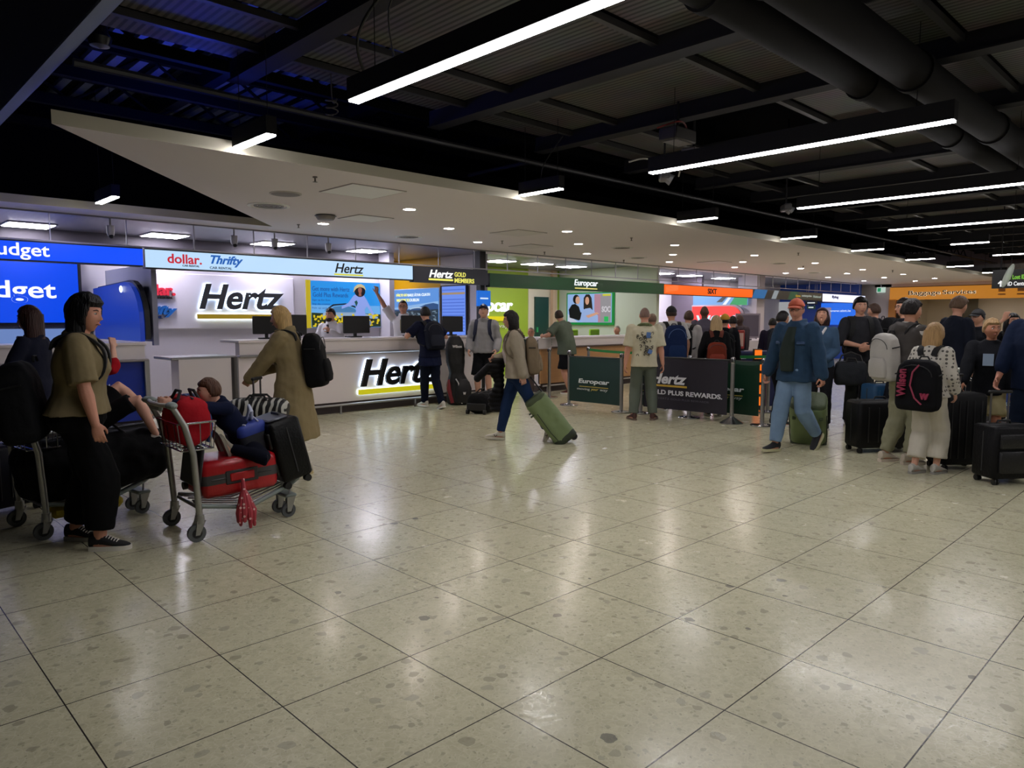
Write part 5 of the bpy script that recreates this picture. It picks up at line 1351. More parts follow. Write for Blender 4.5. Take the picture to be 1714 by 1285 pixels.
p = Person('person in a black jacket cut off by the left edge', .62, 7.0, 150, 1.62, build=1.1, handR=(.22, .2, 1.0))
p.body(); p.hair('0d0c0e', 'short'); p.coat(cloth('0b0b0e', .1), 'black_jacket', .7, .03, .02); p.pants(cloth('101014')); p.shoes()
suitcase('dark navy suitcase standing at the left edge', 1.02, 6.95, R(20), .5, .3, .5, '12131f', True, 0, trim='5a5c8c')

t1 = trolley('luggage trolley carrying a reclining child, behind the woman in tan', 1.10, 6.13, R(7))
duffel('large shapeless black duffel bag on the first trolley', 'duffel_bag', wl_pt(t1, (.42, 0, .25)), (0, R(-4), R(7)), 1.02, .60, .44, '0b0b0d', fold=.05)
MB_ = thing('yellow_bag', 'yellow and black bag under the first trolley load', 'bag', wl_pt(t1, (.28, -.12, .10)), R(7))
MB().box((0, 0, .06), (.5, .2, .09), bev=.03).build('bag_body', mat('b6a01e', .6), MB_); MB().box((0, 0, .06), (.12, .21, .095), bev=.02).build('strap', BLK, MB_)
p = Person('child in red top and black shorts reclining on the black duffel', *wl_pt(t1, (.42, .02, 0))[:2], 44.2+7, 1.36, z=.0, pelvis=(.0, .0, 1.0), lean=-14, head=(-10, 25, 0), skin=SKIN_P,
           footL=(-.08, .58, 1.00), footR=(.33, .46, .80), kneeL=(0, .2, 1), kneeR=(.5, .5, 1), toeL=(0, 35), toeR=(10, 0), handL=(-.2, .05, 1.1), handR=(.25, .12, 1.70), elR=(1, .3, -.4))
p.body(); p.hair('6a4a2c', 'short'); p.top(cloth('a31420'), 'red_top', .018, .9, 1.3); p.pants(cloth('0c0c0f', .1), 'shorts', .44, .03, .03); 
p.shoes(mat('b5aea4', .9), mat('8f8a84', .9), scale=.92)

t2 = trolley('luggage trolley with red suitcase and leaning boy, nearest the camera', 1.90, 5.33, R(-2))
def pose(o, loc, xa, ya, za):
    M = Matrix((Vector(xa).normalized(), Vector(ya).normalized(), Vector(za).normalized())).transposed(); o.location = loc; o.rotation_euler = M.to_euler(); return o
rc = suitcase('red hard shell suitcase lying on the nearest trolley', 0, 0, 0, .42, .27, .56, 'a80f1a', False, 0, .3, trim='2f2d2e', wheels=False)
a = R(-2); ux, uy, uz = Vector((math.cos(a), math.sin(a), .04)), Vector((-math.sin(a), math.cos(a), 0)), Vector((-.04, 0, 1))
pose(rc, wl_pt(t2, (.03, 0, .40)), uy, uz, ux)
b_ = MB().tube([(-.215, .0, .0), (.215, .0, 0)], .001, 4)
m = MB()
rbox(m, .426, .03, .566, .05, -.003); m.build('grey_seam', mat('3a3838', .5), rc)
m = MB(); m.box((-.214, -.0, .28), (.012, .10, .24), bev=.02); m.build('side_grip_recess', mat('2c2a2c', .5), rc)
m = MB(); m.box((-.22, -.0, .28), (.014, .06, .18), bev=.02); m.build('side_grip', mat('a80f1a', .35), rc)
for q in (-1, 1): MB().cyl((q*.14, -.08, 0), (q*.14, -.08, -.03), .03).build('wheel', BLK, rc)
bc = suitcase('black suitcase standing tilted on the nose of the nearest trolley', 0, 0, 0, .40, .25, .48, '0c0c0d', False, 0, .4, wheels=True, shape='soft')
bz = Vector((-.24, .02, .97)).normalized(); by = Vector((.97, -.03, .24)).normalized(); bx = by.cross(bz)
pose(bc, wl_pt(t2, (.77, -.02, .265)), -bx if False else bx, -by if False else by, bz)
MB().box((0, -.02, .545), (.3, .16, .02), bev=.01).build('silver_top', mat('6f6f78', .35, .4), bc)
bb = thing('sports_bag', 'blue topped black bag squeezed beside the tilted black suitcase', 'bag', (0, 0, 0))
m = MB(); rbox(m, .36, .22, .34, .05, 0); m.build('bag_body', mat('0d0f1c', .7, bump=.3), bb)
m = MB(); rbox(m, .365, .225, .10, .05, .28); m.build('blue_top', mat('2a3f9a', .5), bb)
for q in (-1, 1): MB().tube([(-.18, q*.05, .385), (0, q*.09, .39), (.18, q*.05, .385)], .006, 6).build('white_piping', mat('c2c4d6', .5), bb)
MB().tube([(0, .03, .38), (.04, .05, .44), (.09, .05, .50), (.14, .04, .46), (.10, .04, .40), (.05, .04, .39)], .012, 8).build('ribbon_loop', mat('c0c4d8', .5), bb)
pose(bb, wl_pt(t2, (.52, .05, .40)), bx, by, bz)
p = Person('boy in navy jumper leaning over the trolley basket', *wl_pt(t2, (.41, .02, 0))[:2], 180+44.2-2, 1.22, z=.0, pelvis=(0, -.02, .86), lean=30, head=(10, -32, 0), skin=SKIN_P,
           footL=(-.16, .16, .84), footR=(.16, .12, .84), kneeL=(-.9, .5, -.1), kneeR=(.9, .5, -.1), toeL=(0, 70), toeR=(0, 70), handL=(-.16, .74, 1.36), handR=(.14, .70, 1.34), elL=(-1, 0, -.6), elR=(1, 0, -.6), near=True)
p.body(); p.hair('4a2c1c', 'short', 0, .014); p.top(cloth('0f1630', .15), 'navy_jumper', .02, .88, 1.9); p.pants(cloth('090c1a', .1), 'trousers', 1, .02, .02); p.shoes(mat('9c9688', .9), mat('857f72', .9))
rb = duffel('red bag with blue straps stuffed in the trolley basket', 'red_bag', wl_pt(t2, (.0, 0, .65)), (0, 0, R(88)), .40, .25, .35, 'a01420', fold=.05)
MB().tube([(-.12, -.1, .3), (-.14, -.125, .15), (-.1, -.12, .02)], .018, 8).build('blue_strap', mat('2c4a86', .7), rb)
MB().box((.16, -.06, .32), (.12, .1, .05), (0, R(15), 0), bev=.015).build('blue_strap', mat('2c4a86', .7), rb)
ht = thing('red_scarf_tassel', 'red patterned scarf dangling from the red suitcase', 'scarf', wl_pt(t2, (.29, -.27, .36)))
m = MB(); rr = random.Random(4)
m.tube([(0, 0, .04), (0, -.01, -.04)], [.012, .02], 8)
for k in range(9):
    a = 2*math.pi*k/9; m.tube([(0, 0, -.02), (.025*math.cos(a)+.01, .02*math.sin(a), -.1), (.055*math.cos(a)+.02, .035*math.sin(a), -.2-.02*rr.random()), (.06*math.cos(a)+.02, .04*math.sin(a), -.26-.06*rr.random())], [.008, .018, .024, .012], 8, True)
sp = mat('8e1f2c', .8, bump=.3); 
_k = bpy.data.materials.new('spotted_scarf'); _k.use_nodes = True; _nt = _k.node_tree; _v = _nt.nodes.new('ShaderNodeTexVoronoi'); _v.inputs['Scale'].default_value = 32; _tc = _nt.nodes.new('ShaderNodeTexCoord'); _r = _nt.nodes.new('ShaderNodeValToRGB')
_r.color_ramp.elements[0].color = srgb('e0c0b8'); _r.color_ramp.elements[0].position = .27; _r.color_ramp.elements[1].color = srgb('a83240'); _r.color_ramp.elements[1].position = .3
_nt.links.new(_tc.outputs['Object'], _v.inputs['Vector']); _nt.links.new(_v.outputs['Distance'], _r.inputs[0]); _nt.links.new(_r.outputs[0], _nt.nodes['Principled BSDF'].inputs['Base Color'])
m.build('fabric', _k, ht)
tag(MB().tube([wl_pt(t2, q) for q in ((.03, -.02, .235), (.05, -.04, .16), (.02, -.06, .09), (.0, -.05, .05))], [.012, .018, .014, .01], 8).build('grey_strap', mat('77756c', .8)), 'grey webbing strap dangling under the nearest trolley', 'strap')

# zebra bag and the case behind the trolley
cz_ = suitcase('small black cabin case held by the woman in the trench coat', 3.02, 6.45, R(40), .36, .24, .50, '0d0d0f', False, .44)
_z = bpy.data.materials.new('zebra_fabric'); _z.use_nodes = True; _nt = _z.node_tree; _w = _nt.nodes.new('ShaderNodeTexWave'); _w.inputs['Scale'].default_value = 5.5; _w.inputs['Distortion'].default_value = 5; _w.inputs['Detail'].default_value = 1.5; _w.inputs['Detail Scale'].default_value = 1.2
_tc = _nt.nodes.new('ShaderNodeTexCoord'); _r = _nt.nodes.new('ShaderNodeValToRGB'); _r.color_ramp.elements[0].color = srgb('0d0d0f'); _r.color_ramp.elements[0].position = .6; _r.color_ramp.elements[1].color = srgb('b9b8b0'); _r.color_ramp.elements[1].position = .72
_nt.links.new(_tc.outputs['Object'], _w.inputs[0]); _nt.links.new(_w.outputs[0], _r.inputs[0]); _nt.links.new(_r.outputs[0], _nt.nodes['Principled BSDF'].inputs['Base Color'])
duffel('zebra striped bag resting on the small black cabin case', 'zebra_bag', (2.92, 6.36, .585), (0, 0, R(-44)), .54, .24, .24, '111111', stripes=_z)

p = Person('blonde woman in a long beige trench coat facing left', 3.46, 6.75, 182, 1.68, fem=True, near=True, build=1.06, lean=7, head=(0, -2, 0), skin='cf9a84',
           handL=(-.10, .40, .985), handR=(.08, .36, 1.06), elL=(-.6, -.6, -.6), elR=(.6, -.6, -.6), footL=(-.1, -.14, .085), footR=(.1, .10, .085), curl=1.1)
p.body(); p.hair('c2a06a', 'long', .36, .014); p.coat(cloth('8d7d5c', .12), 'trench_coat', .36, .036, .10, fold=.03)
p.pants(cloth('0c0c0e', .1), 'trousers', 1, .02, .02); p.shoes(mat('c8bfae', .6), mat('c9b98c', .6))
MB().ell(p.S((-.245, .05, .74)), (.005, .012, .012)).build('coat_button', BLK, p.t)
m = MB(); m.tube([p.S(p.T(q)) for q in ((-.02, .10, 1.42), (-.03, .13, 1.3), (-.02, .155, 1.18))], [.05, .055, .04], 12, True); m.build('pink_scarf', mat('b29ca4', .9, bump=.4), p.t)
p.worn_backpack('large black backpack on the woman in the trench coat', '0c0c0e', .32, .56, .24, 1.14, yoff=.02)

# ------------------------------------------------------------------ agents and customers
p = Person('bearded agent in a white shirt with his hand at his chin', 6.70, 11.55, 255, 1.74, head=(8, 0, 0), handL=(-.12, .26, 1.33), handR=(.2, .3, 1.1), elL=(-.6, .2, -1), curl=1.2)
p.body(brow='1a1210'); p.hair('1c1412', 'short', 0, .012)
m = MB()
for dz, dy, r_ in ((-.075, .045, .05), (-.09, .06, .035)): m.ell(p.S(p.hc)+p.hM @ Vector((0, dy, dz)), (.058, r_, .034), p.hM)
m.build('beard', hairm('2a1a16'), p.t); p.top(cloth('d9d6dc', .06), 'white_shirt', .02, .86, 1.9, collar=1); p.pants(cloth('15161c')); p.shoes()
MB().box(p.S(p.T((0, .135, 1.36))), (.05, .02, .16), bev=.01).build('tie', mat('23181a', .6), p.t)
p = Person('agent with glasses in a white shirt raising one arm', 8.18, 11.42, 262, 1.90, head=(-8, 0, 0), handR=(.42, .18, 1.86), handL=(-.24, .08, .9), elR=(1, .1, -.6), curl=(.8, 1.2), fdR=(0, 0, 1), palmR=(0, 1, 0))
p.body(brow='2a1d18'); p.hair('2a1c18', 'short', 0, .008, hairline=.62); p.glasses(); p.top(cloth('dad7dc', .06), 'white_shirt', .018, .86, .9, collar=1); p.pants(cloth('15161c')); p.shoes()
MB().box(p.S(p.T((0, .14, 1.30))), (.045, .02, .22), bev=.01).build('tie', mat('8c7d4a', .6), p.t)
p = Person('customer in navy clothes leaning on the white counter', 7.66, 9.93, 128, 1.78, lean=14, side=2, head=(4, -10, 0), handL=(-.24, .34, 1.26), handR=(.26, .32, 1.26), elL=(-1, -.4, -.8), elR=(1, -.4, -.8), footL=(.02, .22, .085), footR=(.10, -.20, .10), toeR=(5, -18), near=False)
p.body(False); p.hair('17110e', 'short', 0, .016); p.top(cloth('10142a', .15), 'navy_shirt', .026, .86, .75, .015); p.pants(cloth('0e1426', .15), 'navy_trousers'); p.shoes(mat('c9c4ba', .6), SOLE_W)
m = MB(); m.loft(p.torso_rings([(.72, .2, .14, -.0), (.8, .195, .135, 0), (.92, .18, .125, 0), (.97, .172, .12, 0)])); skinned(m, 'tied_jumper', cloth('161c38'), p.t, .013, .03)
p.worn_backpack('dark navy daypack on the customer at the white counter', '121522', .33, .46, .17, 1.18, col2='1d202c')
p = Person('young man in grey hoodie, navy cap and black shorts', 8.72, 9.72, 262, 1.80, head=(-6, -22, 0), handL=(-.235, .14, .95), handR=(.235, .14, .95), elL=(-.25, -1, 0), elR=(.25, -1, 0), skin=SKIN_P)
p.body(); p.hair('2f2019', 'short', 0, .012); p.cap('1c2444', badge='c8c8d2'); p.top(cloth('8f8e92', .1), 'grey_hoodie', .026, .90, 1.92, .01, 1.3, 1, .03); p.pants(cloth('0d0e12', .1), 'shorts', .46, .03, .055); p.shoes(mat('3a3430', .7), SOLE_W)
p.worn_backpack('navy strapped backpack on the young man in the grey hoodie', '161c34', .30, .45, .15, 1.15, strap='161c36')
# racket bag leaning on the counter
t = thing('racket_bag', 'tall black and red racket bag leaning against the white counter', 'bag', (8.38, 10.08, 0), R(-35))
def rk(m, zs, y0=0):
    m.loft([[(w_*math.copysign(abs(math.cos(a))**.7, math.cos(a))+xo, d_*math.copysign(abs(math.sin(a))**.7, math.sin(a))+y0, z_) for a in [2*math.pi*j/20 for j in range(20)]] for z_, w_, d_, xo in zs]); return m
skinned(rk(MB(), [(0, .14, .10, .02), (.03, .2, .14, .02), (.2, .22, .15, .03), (.4, .2, .14, .02), (.58, .13, .12, 0), (.75, .165, .12, -.02), (1.0, .175, .12, -.03), (1.15, .15, .10, -.03), (1.25, .08, .06, -.03)]), 'bag_body', mat('0c0b0d', .6, bump=.3), t, .014, .02)
rk(MB(), [(.03, .10, .05, .1), (.06, .14, .07, .1), (.3, .15, .08, .11), (.42, .12, .07, .1), (.47, .06, .04, .1)], -.12).build('round_pocket', mat('17161a', .6), t)
MB().tube([(-.03, -.155, .48), (.02, -.175, .4), (.02, -.175, .18), (.08, -.17, .03)], .012, 8).build('white_piping', mat('d2cdd0', .5), t)
MB().tube([(-.14, -.07, .46), (-.15, -.1, .3), (-.09, -.13, .04)], [.03, .045, .03], 10).build('red_panel', mat('7c1420', .5), t)
text(t, 'Wilson', (-.0, -.125, 1.06), .17, .05, mat('e4e0e0', .5), '-Y', .012, .03)
text(t, 'W', (.12, -.215, .22), .05, .05, mat('e4e0e0', .5), '-Y', .02, .03)
tag(None or duffel('black duffel lying on the floor before the young man in grey', 'wheeled_duffel', (8.1, 8.97, 0), (0, 0, R(25)), .85, .42, .34, '0d0d10'), None)
t = bpy.data.objects[[o.name for o in C.objects if o.name.startswith('wheeled_duffel')][-1]]
for s_ in (-1, 1): MB().cyl((-.43, s_*.13, .04), (-.43, s_*.17, .04), .04).build('wheel', BLK, t)
MB().box((-.425, 0, .12), (.02, .34, .12), bev=.01).build('kick_plate', mat('1c1c20', .4), t)

p = Person('woman with dark bob and glasses walking left in a beige cardigan', 6.42, 6.53, 183, 1.65, fem=True, near=True, build=1.06, lean=5, head=(0, -3, 0), skin='c89684',
           footL=(-.07, -.40, .16), footR=(.07, .22, .085), toeL=(0, -55), kneeL=(0, 1, .1), toeR=(0, 6), handL=(-.24, -.08, .80), handR=(.16, .28, 1.08), elL=(-.7, -.8, 0), elR=(.6, -.6, -.5), curl=(1.1, 1.0))
p.body(); p.hair('140c0c', 'bob', .13, .018); p.glasses('2c1c20'); p.top(cloth('9c9180', .08), 'beige_cardigan', .03, .84, 1.9, .02, 1.2, 0, .022)
m = MB(); m.loft(p.torso_rings([(1.02, .07, .05, .105), (1.2, .08, .06, .115), (1.36, .07, .05, .075), (1.44, .05, .04, .04)])); skinned(m, 'pale_blouse', cloth('c9bcbc', .05), p.t, .012)
p.pants(cloth('1d2f52', .25), 'jeans', .97, .022, .025); p.shoes(mat('c8c2b4', .6), mat('cfc8b8', .6))
for an, i in ((p.ankL, 0), (p.ankR, 1)):
    f, u = p.foot_axes(i); x = f.cross(u); c_ = p.S(an)+(f*.06-u*.035-x*.0)*p.k
    for sg in (-1, 1): MB().tube([c_+x*sg*.044-f*.02+u*.012, c_+x*sg*.046-u*.012, c_+x*sg*.044+f*.022+u*.012], .005, 5).build('shoe_mark', BLK, p.t)
p.worn_backpack('beige backpack on the walking woman with dark bob', '7c6c58', .30, .50, .20, 1.12, strap='6a5c4c', col2='84745e')
jk = thing('puffer_jacket', 'black quilted jacket carried over the walking woman\'s arm', 'jacket', (0, 0, 0))
Mw = Matrix.Translation(p.t.location) @ Matrix.Rotation(p.t.rotation_euler.z, 4, 'Z'); jk.location = Mw @ p.S((.14, .25, .95)); jk.rotation_euler = (0, 0, p.t.rotation_euler.z)
m = MB()
for k in range(11):
    z_ = .10-.062*k; w_ = .085+.02*math.sin(k*1.3); m.ell((.0, .02*math.sin(k), z_), (w_, .10+.025*math.sin(k*.8+1), .042))
for k in range(5): m.ell((.0, .12+.035*k, .02-.035*k), (.07, .05, .055))
skinned(m, 'quilted_body', mat('0a090b', .7, bump=.3, spec=.2), jk, .012, .012)
def rolling_case(label, base, head_dir, tilt, w=.36, d=.30, h=.68, name='wheeled_duffel'):
    """soft wheeled case tilted towards head_dir (world angle, degrees)"""
    t = thing(name, label, 'suitcase', base)
    a = R(head_dir); fw = Vector((math.cos(a), math.sin(a), 0)); z = Vector((0, 0, 1))*math.cos(R(tilt))+fw*math.sin(R(tilt)); y = z.cross(Vector((-fw.y, fw.x, 0))).normalized(); x = y.cross(z)
    pose(t, base, x, y, z)
    G = mat('74855a', .6, bump=.3, bscale=12, var=.08); G2 = mat('414d30', .6, bump=.3)
    m = MB(); rbox(m, w, d, h, .08, .05); skinned(m, 'bag_body', G, t, .012, .012, .1, 2)
    m = MB(); rbox(m, w*.98, d*.95, .17, .08, h-.11); m.build('top_cover', G2, t)
    m = MB(); rbox(m, w*1.01, d*1.01, .1, .06, .04); m.build('dark_base', mat('2c3524', .6), t)
    for s_ in (-1, 1):
        MB().tube([(s_*w*.5, -d*.3, h*.82), (s_*(w*.5+.004), -d*.34, h*.4), (s_*w*.5, -d*.3, .12)], .006, 6).build('piping', mat('2f3824', .5), t)
        MB().box((s_*w*.36, -d*.1, h*.8+.02), (.045, d*1.02, .02), bev=.008).build('compression_strap', G2, t)
        MB().cyl((s_*w*.32-.03, d*.32, .045), (s_*w*.32+.03, d*.32, .045), .045, seg=16).build('wheel', BLK, t)
        MB().box((s_*w*.32, d*.3, .07), (.08, .1, .07), bev=.015).build('wheel_housing', BLK, t)
    for s_ in (-1, 1): MB().cyl((s_*.08, d*.42, h*.8), (s_*.08, d*.42, h+.26), .009).build('telescopic_pole', mat('26262a', .4, .6), t)
    MB().tube([(-.1, d*.42, h+.26), (.1, d*.42, h+.26)], .014, 8, True).build('pull_grip', BLK, t)
    return t
g1 = rolling_case('green wheeled duffel pulled behind the walking woman with dark bob', (6.80, 5.98, .0), 183-44.2, 38)
text(g1, 'deuter', (-.186, .02, .34), .2, .05, mat('23301e', .5), (R(0), R(-90), R(0)), .004, .01)
m = MB().prism([(-.02, 0), (.02, .0), (.03, .045), (0, .06), (-.03, .03)], 0, .004); m.build('leaf_logo', mat('23301e', .5), g1).location = (-.186, .02, .47)
g1.children[-1].rotation_euler = (0, R(-90), 0)

p = Person('seated bald agent in dark clothes behind the wood counter', 12.02, 11.75, 262, 1.72, pelvis=(0, 0, .56), footL=(-.1, .42, .085), footR=(.1, .42, .085), handL=(-.2, .25, .82), handR=(.2, .25, .82))
p.body(); p.hair('8c7d72', 'buzz', 0, .003, hairline=.7); p.top(cloth('1f2a26'), 'dark_shirt'); p.pants(cloth('15161c')); p.shoes()
p = Person('seated agent in a green shirt behind the wood counter', 15.3, 11.75, 250, 1.74, pelvis=(0, 0, .58), lean=10, head=(20, -20, 0), footL=(-.1, .42, .085), footR=(.1, .42, .085), handL=(-.2, .25, .82), handR=(.2, .25, .82))
p.body(); p.hair('8f8276', 'buzz', 0, .006, hairline=.5); p.top(cloth('11633c'), 'green_shirt', .022); p.pants(cloth('15161c')); p.shoes()
p = Person('man in a faded green T-shirt and shorts leaning on the wood counter', 11.25, 9.95, 140, 1.76, build=1.12, lean=16, head=(45, -16, 0), handL=(-.3, .40, 1.17), handR=(.1, .46, 1.17), elL=(-1, 0, -.8), elR=(1, .3, -.6), footL=(-.06, -.1, .085), footR=(.16, -.04, .085))
p.body(); p.hair('31201a', 'short', 0, .014); p.top(cloth('5a6458'), 'green_shirt', .026, .80, .85, .02, bulge=.05); p.pants(cloth('16171c'), 'shorts', .46, .03, .05); p.shoes(mat('5c2a26', .7), SOLE_W)

p = Person('bald man with arms at his sides in a cream printed T-shirt', 9.12, 6.50, 84, 1.72, build=1.10, head=(0, -2, 0), handL=(-.285, -.02, .84), handR=(.285, -.02, .84), footL=(-.15, 0, .085), footR=(.15, .03, .085), toeL=(-22, 0), toeR=(20, 0), skin='c8907a', near=True)
p.body(False); p.hair('7b6258', 'buzz', 0, .0025, hairline=.75); p.top(cloth('c4bda4', .05), 'cream_shirt', .022, .83, .95, .02, 1.2, 0, .02, bulge=.03); p.pants(cloth('5f665d', .1), 'grey_green_trousers', .98, .03, .04); p.shoes(mat('4a2d28', .7), mat('6a5a50', .7))
m = MB().tube([p.S(p.T(q)) for q in ((-.09, -.05, 1.45), (-.05, -.09, 1.47), (.05, -.09, 1.47), (.09, -.05, 1.45), (.06, .05, 1.44))], .026, 8, True)
m.build('patterned_neckerchief', mat('5b6440', .8, var=.8, vscale=40, bump=.5), p.t)
rr = random.Random(11); m = MB()
def back_pt(x, z): return p.S(p.T((x, -.155+.035*(x/.15)**2-(.012 if z < 1.2 else 0), z)))
for k in range(46):
    cx_, cz_2 = rr.uniform(-.115, .115), rr.uniform(1.0, 1.34); pts = []; a = rr.uniform(0, 6); sc = rr.uniform(.008, .024)
    for q in range(5): pts.append(back_pt(cx_+sc*math.cos(a+q*1.1)*rr.uniform(.5, 1.3), cz_2+sc*math.sin(a+q*1.1)))
    m.tube(pts, .0042, 5)
m.build('line_drawing_print', mat('23201e', .8), p.t)
m = MB()
for (cx_, cz_2, rot_) in ((.05, 1.31, 5), (.075, 1.06, 20), (-.03, 1.18, 0)):
    if cx_ > 0:
        c_ = back_pt(cx_, cz_2); m.box(c_, (.06, .03, .085 if cz_2 > 1.2 else .06), (0, R(rot_), 0))
m.build('blue_print_patches', mat('5878b0', .8), p.t, smooth=False)

def simple(label, x, y, face, h, hair=None, top=None, legs='17181e', fem=False, hs='short', ln=.3, sleeve=1.9, skin=SKIN, capc=None, bp=None, shoes=None, **k):
    kw = {q: k.pop(q) for q in list(k) if q in ('lean', 'side', 'head', 'handL', 'handR', 'elL', 'elR', 'footL', 'footR', 'build', 'near', 'curl', 'toeL', 'toeR', 'kneeL', 'kneeR', 'fdR', 'fdL', 'palmR', 'palmL', 'twist')}
    p = Person(label, x, y, face, h, fem=fem, skin=skin, **kw)
    p.body()
    if hair: p.hair(hair, hs, ln, k.get('ht', .013), k.get('wave', 0), hairline=k.get('hl', .42))
    if capc: p.cap(capc)
    p.top(cloth(top), k.get('tname', 'shirt'), k.get('off', .024), k.get('hem', .86), sleeve, collar=k.get('collar', 0), bulge=k.get('bulge', 0))
    p.pants(cloth(legs), k.get('lname', 'trousers'), k.get('ll', 1.0), .024, k.get('hw', .03)); p.shoes(shoes or mat('2a2826', .7), SOLE_W)
    if bp: p.worn_backpack(*bp[0], **bp[1])
    return p
simple('man in black cap and white T-shirt with big navy rucksack, in the queue', 10.42, 6.88, 95, 1.75, '3a2a22', 'c9c6c4', '5f6d80', sleeve=.8, capc='14141a', build=1.05, bp=(('tall navy rucksack on the man in the black cap', '16264c', .36, .66, .24, 1.10), dict(col2='1c3058', lines='5a78a8')), handR=(.3, .1, .9))
simple('man in a white hoodie with slim black backpack, in the queue', 11.0, 6.95, 60, 1.70, '4a3428', 'b9b4b2', '20242c', head=(-20, -15, 0), lean=8, bp=(('slim black backpack on the man in the white hoodie', '0b0b0d', .30, .56, .2, 1.12), dict(lines='8a8a8e')))
simple('tall dark skinned man with shaved head in a grey shirt, in the queue', 12.49, 7.5, 80, 1.80, None, '55505e', '20242c', skin='553a30')
simple('man half hidden behind the bald man, in a blue grey shirt', 11.1, 7.75, 60, 1.64, '6f5a4c', '6f8098', '20242c')
pw = simple('blonde woman in black with a brown leather backpack, in the queue', 10.35, 6.0, 80, 1.60, 'b79a72', '121214', '101014', fem=True, hs='long', ln=.36, wave=.006, handL=(-.24, .1, .9))
pw.worn_backpack('brown leather backpack with flap on the blonde woman in black', '6e2c1c', .32, .40, .16, 1.08, strap='5e2618', col2='84382a', yoff=.03)
simple('traveller with black and yellow cap and dark jacket, in the queue', 11.2, 6.33, 75, 1.62, '1a1514', '111116', '14161c', capc='b98a1c', bp=(('bulky black backpack on the traveller with yellow cap', '0c0c10', .36, .5, .24, 1.15), dict()))
simple('short traveller with dark hair just right of the yellow cap', 12.6, 6.95, 95, 1.60, '15100f', '14121a', '14161c')
simple('dark haired traveller bending behind the red dispenser', 13.7, 6.7, 70, 1.56, '15100f', '1f1a2a', '14161c')
simple('dark skinned man with shaved head in a brown grey shirt', 13.9, 7.5, 200, 1.64, None, '4f454a', '2a2a30', skin='4a3630', build=1.1)

# ------------------------------------------------------------------ travellers on the right
p = Person('man in coral cap, glasses and denim jacket walking towards the left', 8.26, 3.74, 214, 1.77, build=1.08, near=True, head=(-18, 2, 0), skin='c08872',
           footR=(.08, .22, .085), footL=(-.10, -.30, .17), toeL=(0, -48), toeR=(4, 4), handL=(-.34, -.02, .80), handR=(.33, .08, .84), elL=(-.7, -.8, 0), elR=(.7, -.8, 0), curl=(1.1, .9))
p.body(); p.hair('5a4638', 'short', 0, .007); p.cap('b4563c'); p.glasses('14161c')
p.top(cloth('2c3430'), 'dark_shirt', .006, .94, .5)
m = MB(); rows = [(z, a, b, y-.018) for z, a, b, y in p.base_rows(.032)]
rows = [(.80, .225, .165, -.01), (.84, .222, .165, -.01)]+[r for r in rows if r[0] > .9]
m.loft(p.torso_rings(rows)); p.sleeves(m, .028, 1.92, 1.5)
m.tube([p.S(p.T((0, -.03, 1.44))), p.S(p.T((0, -.02, 1.50)))], [.105*p.k, .092*p.k], 14)
skinned(m, 'denim_jacket', mat('2a4058', .85, bump=.5, bscale=16, var=.25, vscale=10, spec=.15), p.t, .010, .024, .1)
m = MB(); m.loft(p.torso_rings([(.92, .075, .05, .155), (1.1, .085, .06, .172), (1.25, .075, .06, .137), (1.36, .06, .05, .098), (1.42, .055, .045, .064)])); skinned(m, 'shirt_front', cloth('2b332f'), p.t, .010)
for sx in (-1, 1): MB().box(p.S(p.T((sx*.145, .135, 1.24))), (.09, .02, .035), (R(8), 0, R(-sx*28)), bev=.008).build('pocket_flap', mat('31486a', .8), p.t)
p.pants(mat('7088a4', .85, bump=.4, bscale=14, var=.3, vscale=5, spec=.15), 'light_jeans', .97, .032, .035); p.shoes(mat('16181e', .7), mat('c4c09a', .6))
MB().box(p.S((0, .165, .95)), (.05, .02, .03)).build('belt_buckle', STEEL, p.t, smooth=False)
rolling_case('green wheeled duffel trailing behind the man in the coral cap', (8.98, 3.86, 0), 180+20, 36, .42, .32, .68)

p = simple('woman with dark reddish hair in a denim jacket looking down', 10.2, 4.26, 238, 1.70, '2e1716', '3a5068', '141418', fem=True, hs='bob', ln=.13, ht=.018, head=(-5, -28, 0), handR=(.05, .2, 1.05), handL=(-.1, .2, 1.0), near=False)
MB().tube([p.S(p.T(q)) for q in ((-.06, .06, 1.44), (-.02, .11, 1.36), (.0, .12, 1.3), (.02, .11, 1.36), (.06, .06, 1.44))], .018, 8, True).build('white_collar', mat('d0cccc', .7), p.t)
t = duffel('dark grey shoulder bag hanging at the side of the woman looking down', 'shoulder_bag', (10.42, 3.93, .62), (0, 0, R(-60)), .42, .2, .34, '26282c')
MB().tube([(-.16, 0, .3), (-.12, .02, .42), (0, .04, .47), (.12, .02, .42), (.16, 0, .3)], .012, 6).build('long_strap', BLK, t)
p = simple('tall young man in a dark grey T-shirt with clasped hands', 10.80, 3.98, 262, 1.85, '0e0b0b', '2c2c30', '2d2f2e', sleeve=1.1, ht=.022, head=(0, -4, 0), handL=(-.05, .24, 1.07), handR=(.05, .24, 1.09), elL=(-1, -.4, -.4), elR=(1, -.4, -.4), ll=1.0, hw=.03, off=.022)
p.pants(cloth('8f8a86'), 'pale_lower_leg', 1, .026, .034, waist=.9) if False else None
p.worn_backpack('black backpack on the tall young man in dark grey', '0b0b0d', .3, .44, .14, 1.18)
simple('person with brown hair and black rucksack turned away, far right of centre', 12.75, 4.45, 130, 1.80, '3a2418', '1a1a20', bp=(('black rucksack on the brown haired person turned away', '0c0c0f', .42, .62, .26, 1.2), dict()))
simple('dark haired person seen behind the coral cap', 10.05, 4.78, 20, 1.66, '0f0c0e', '22242c')
simple('man in glasses with dark hair and beard behind the grey hoodie', 10.3, 3.22, 176, 1.82, '1d1412', '1c1c22', ht=.012).glasses()
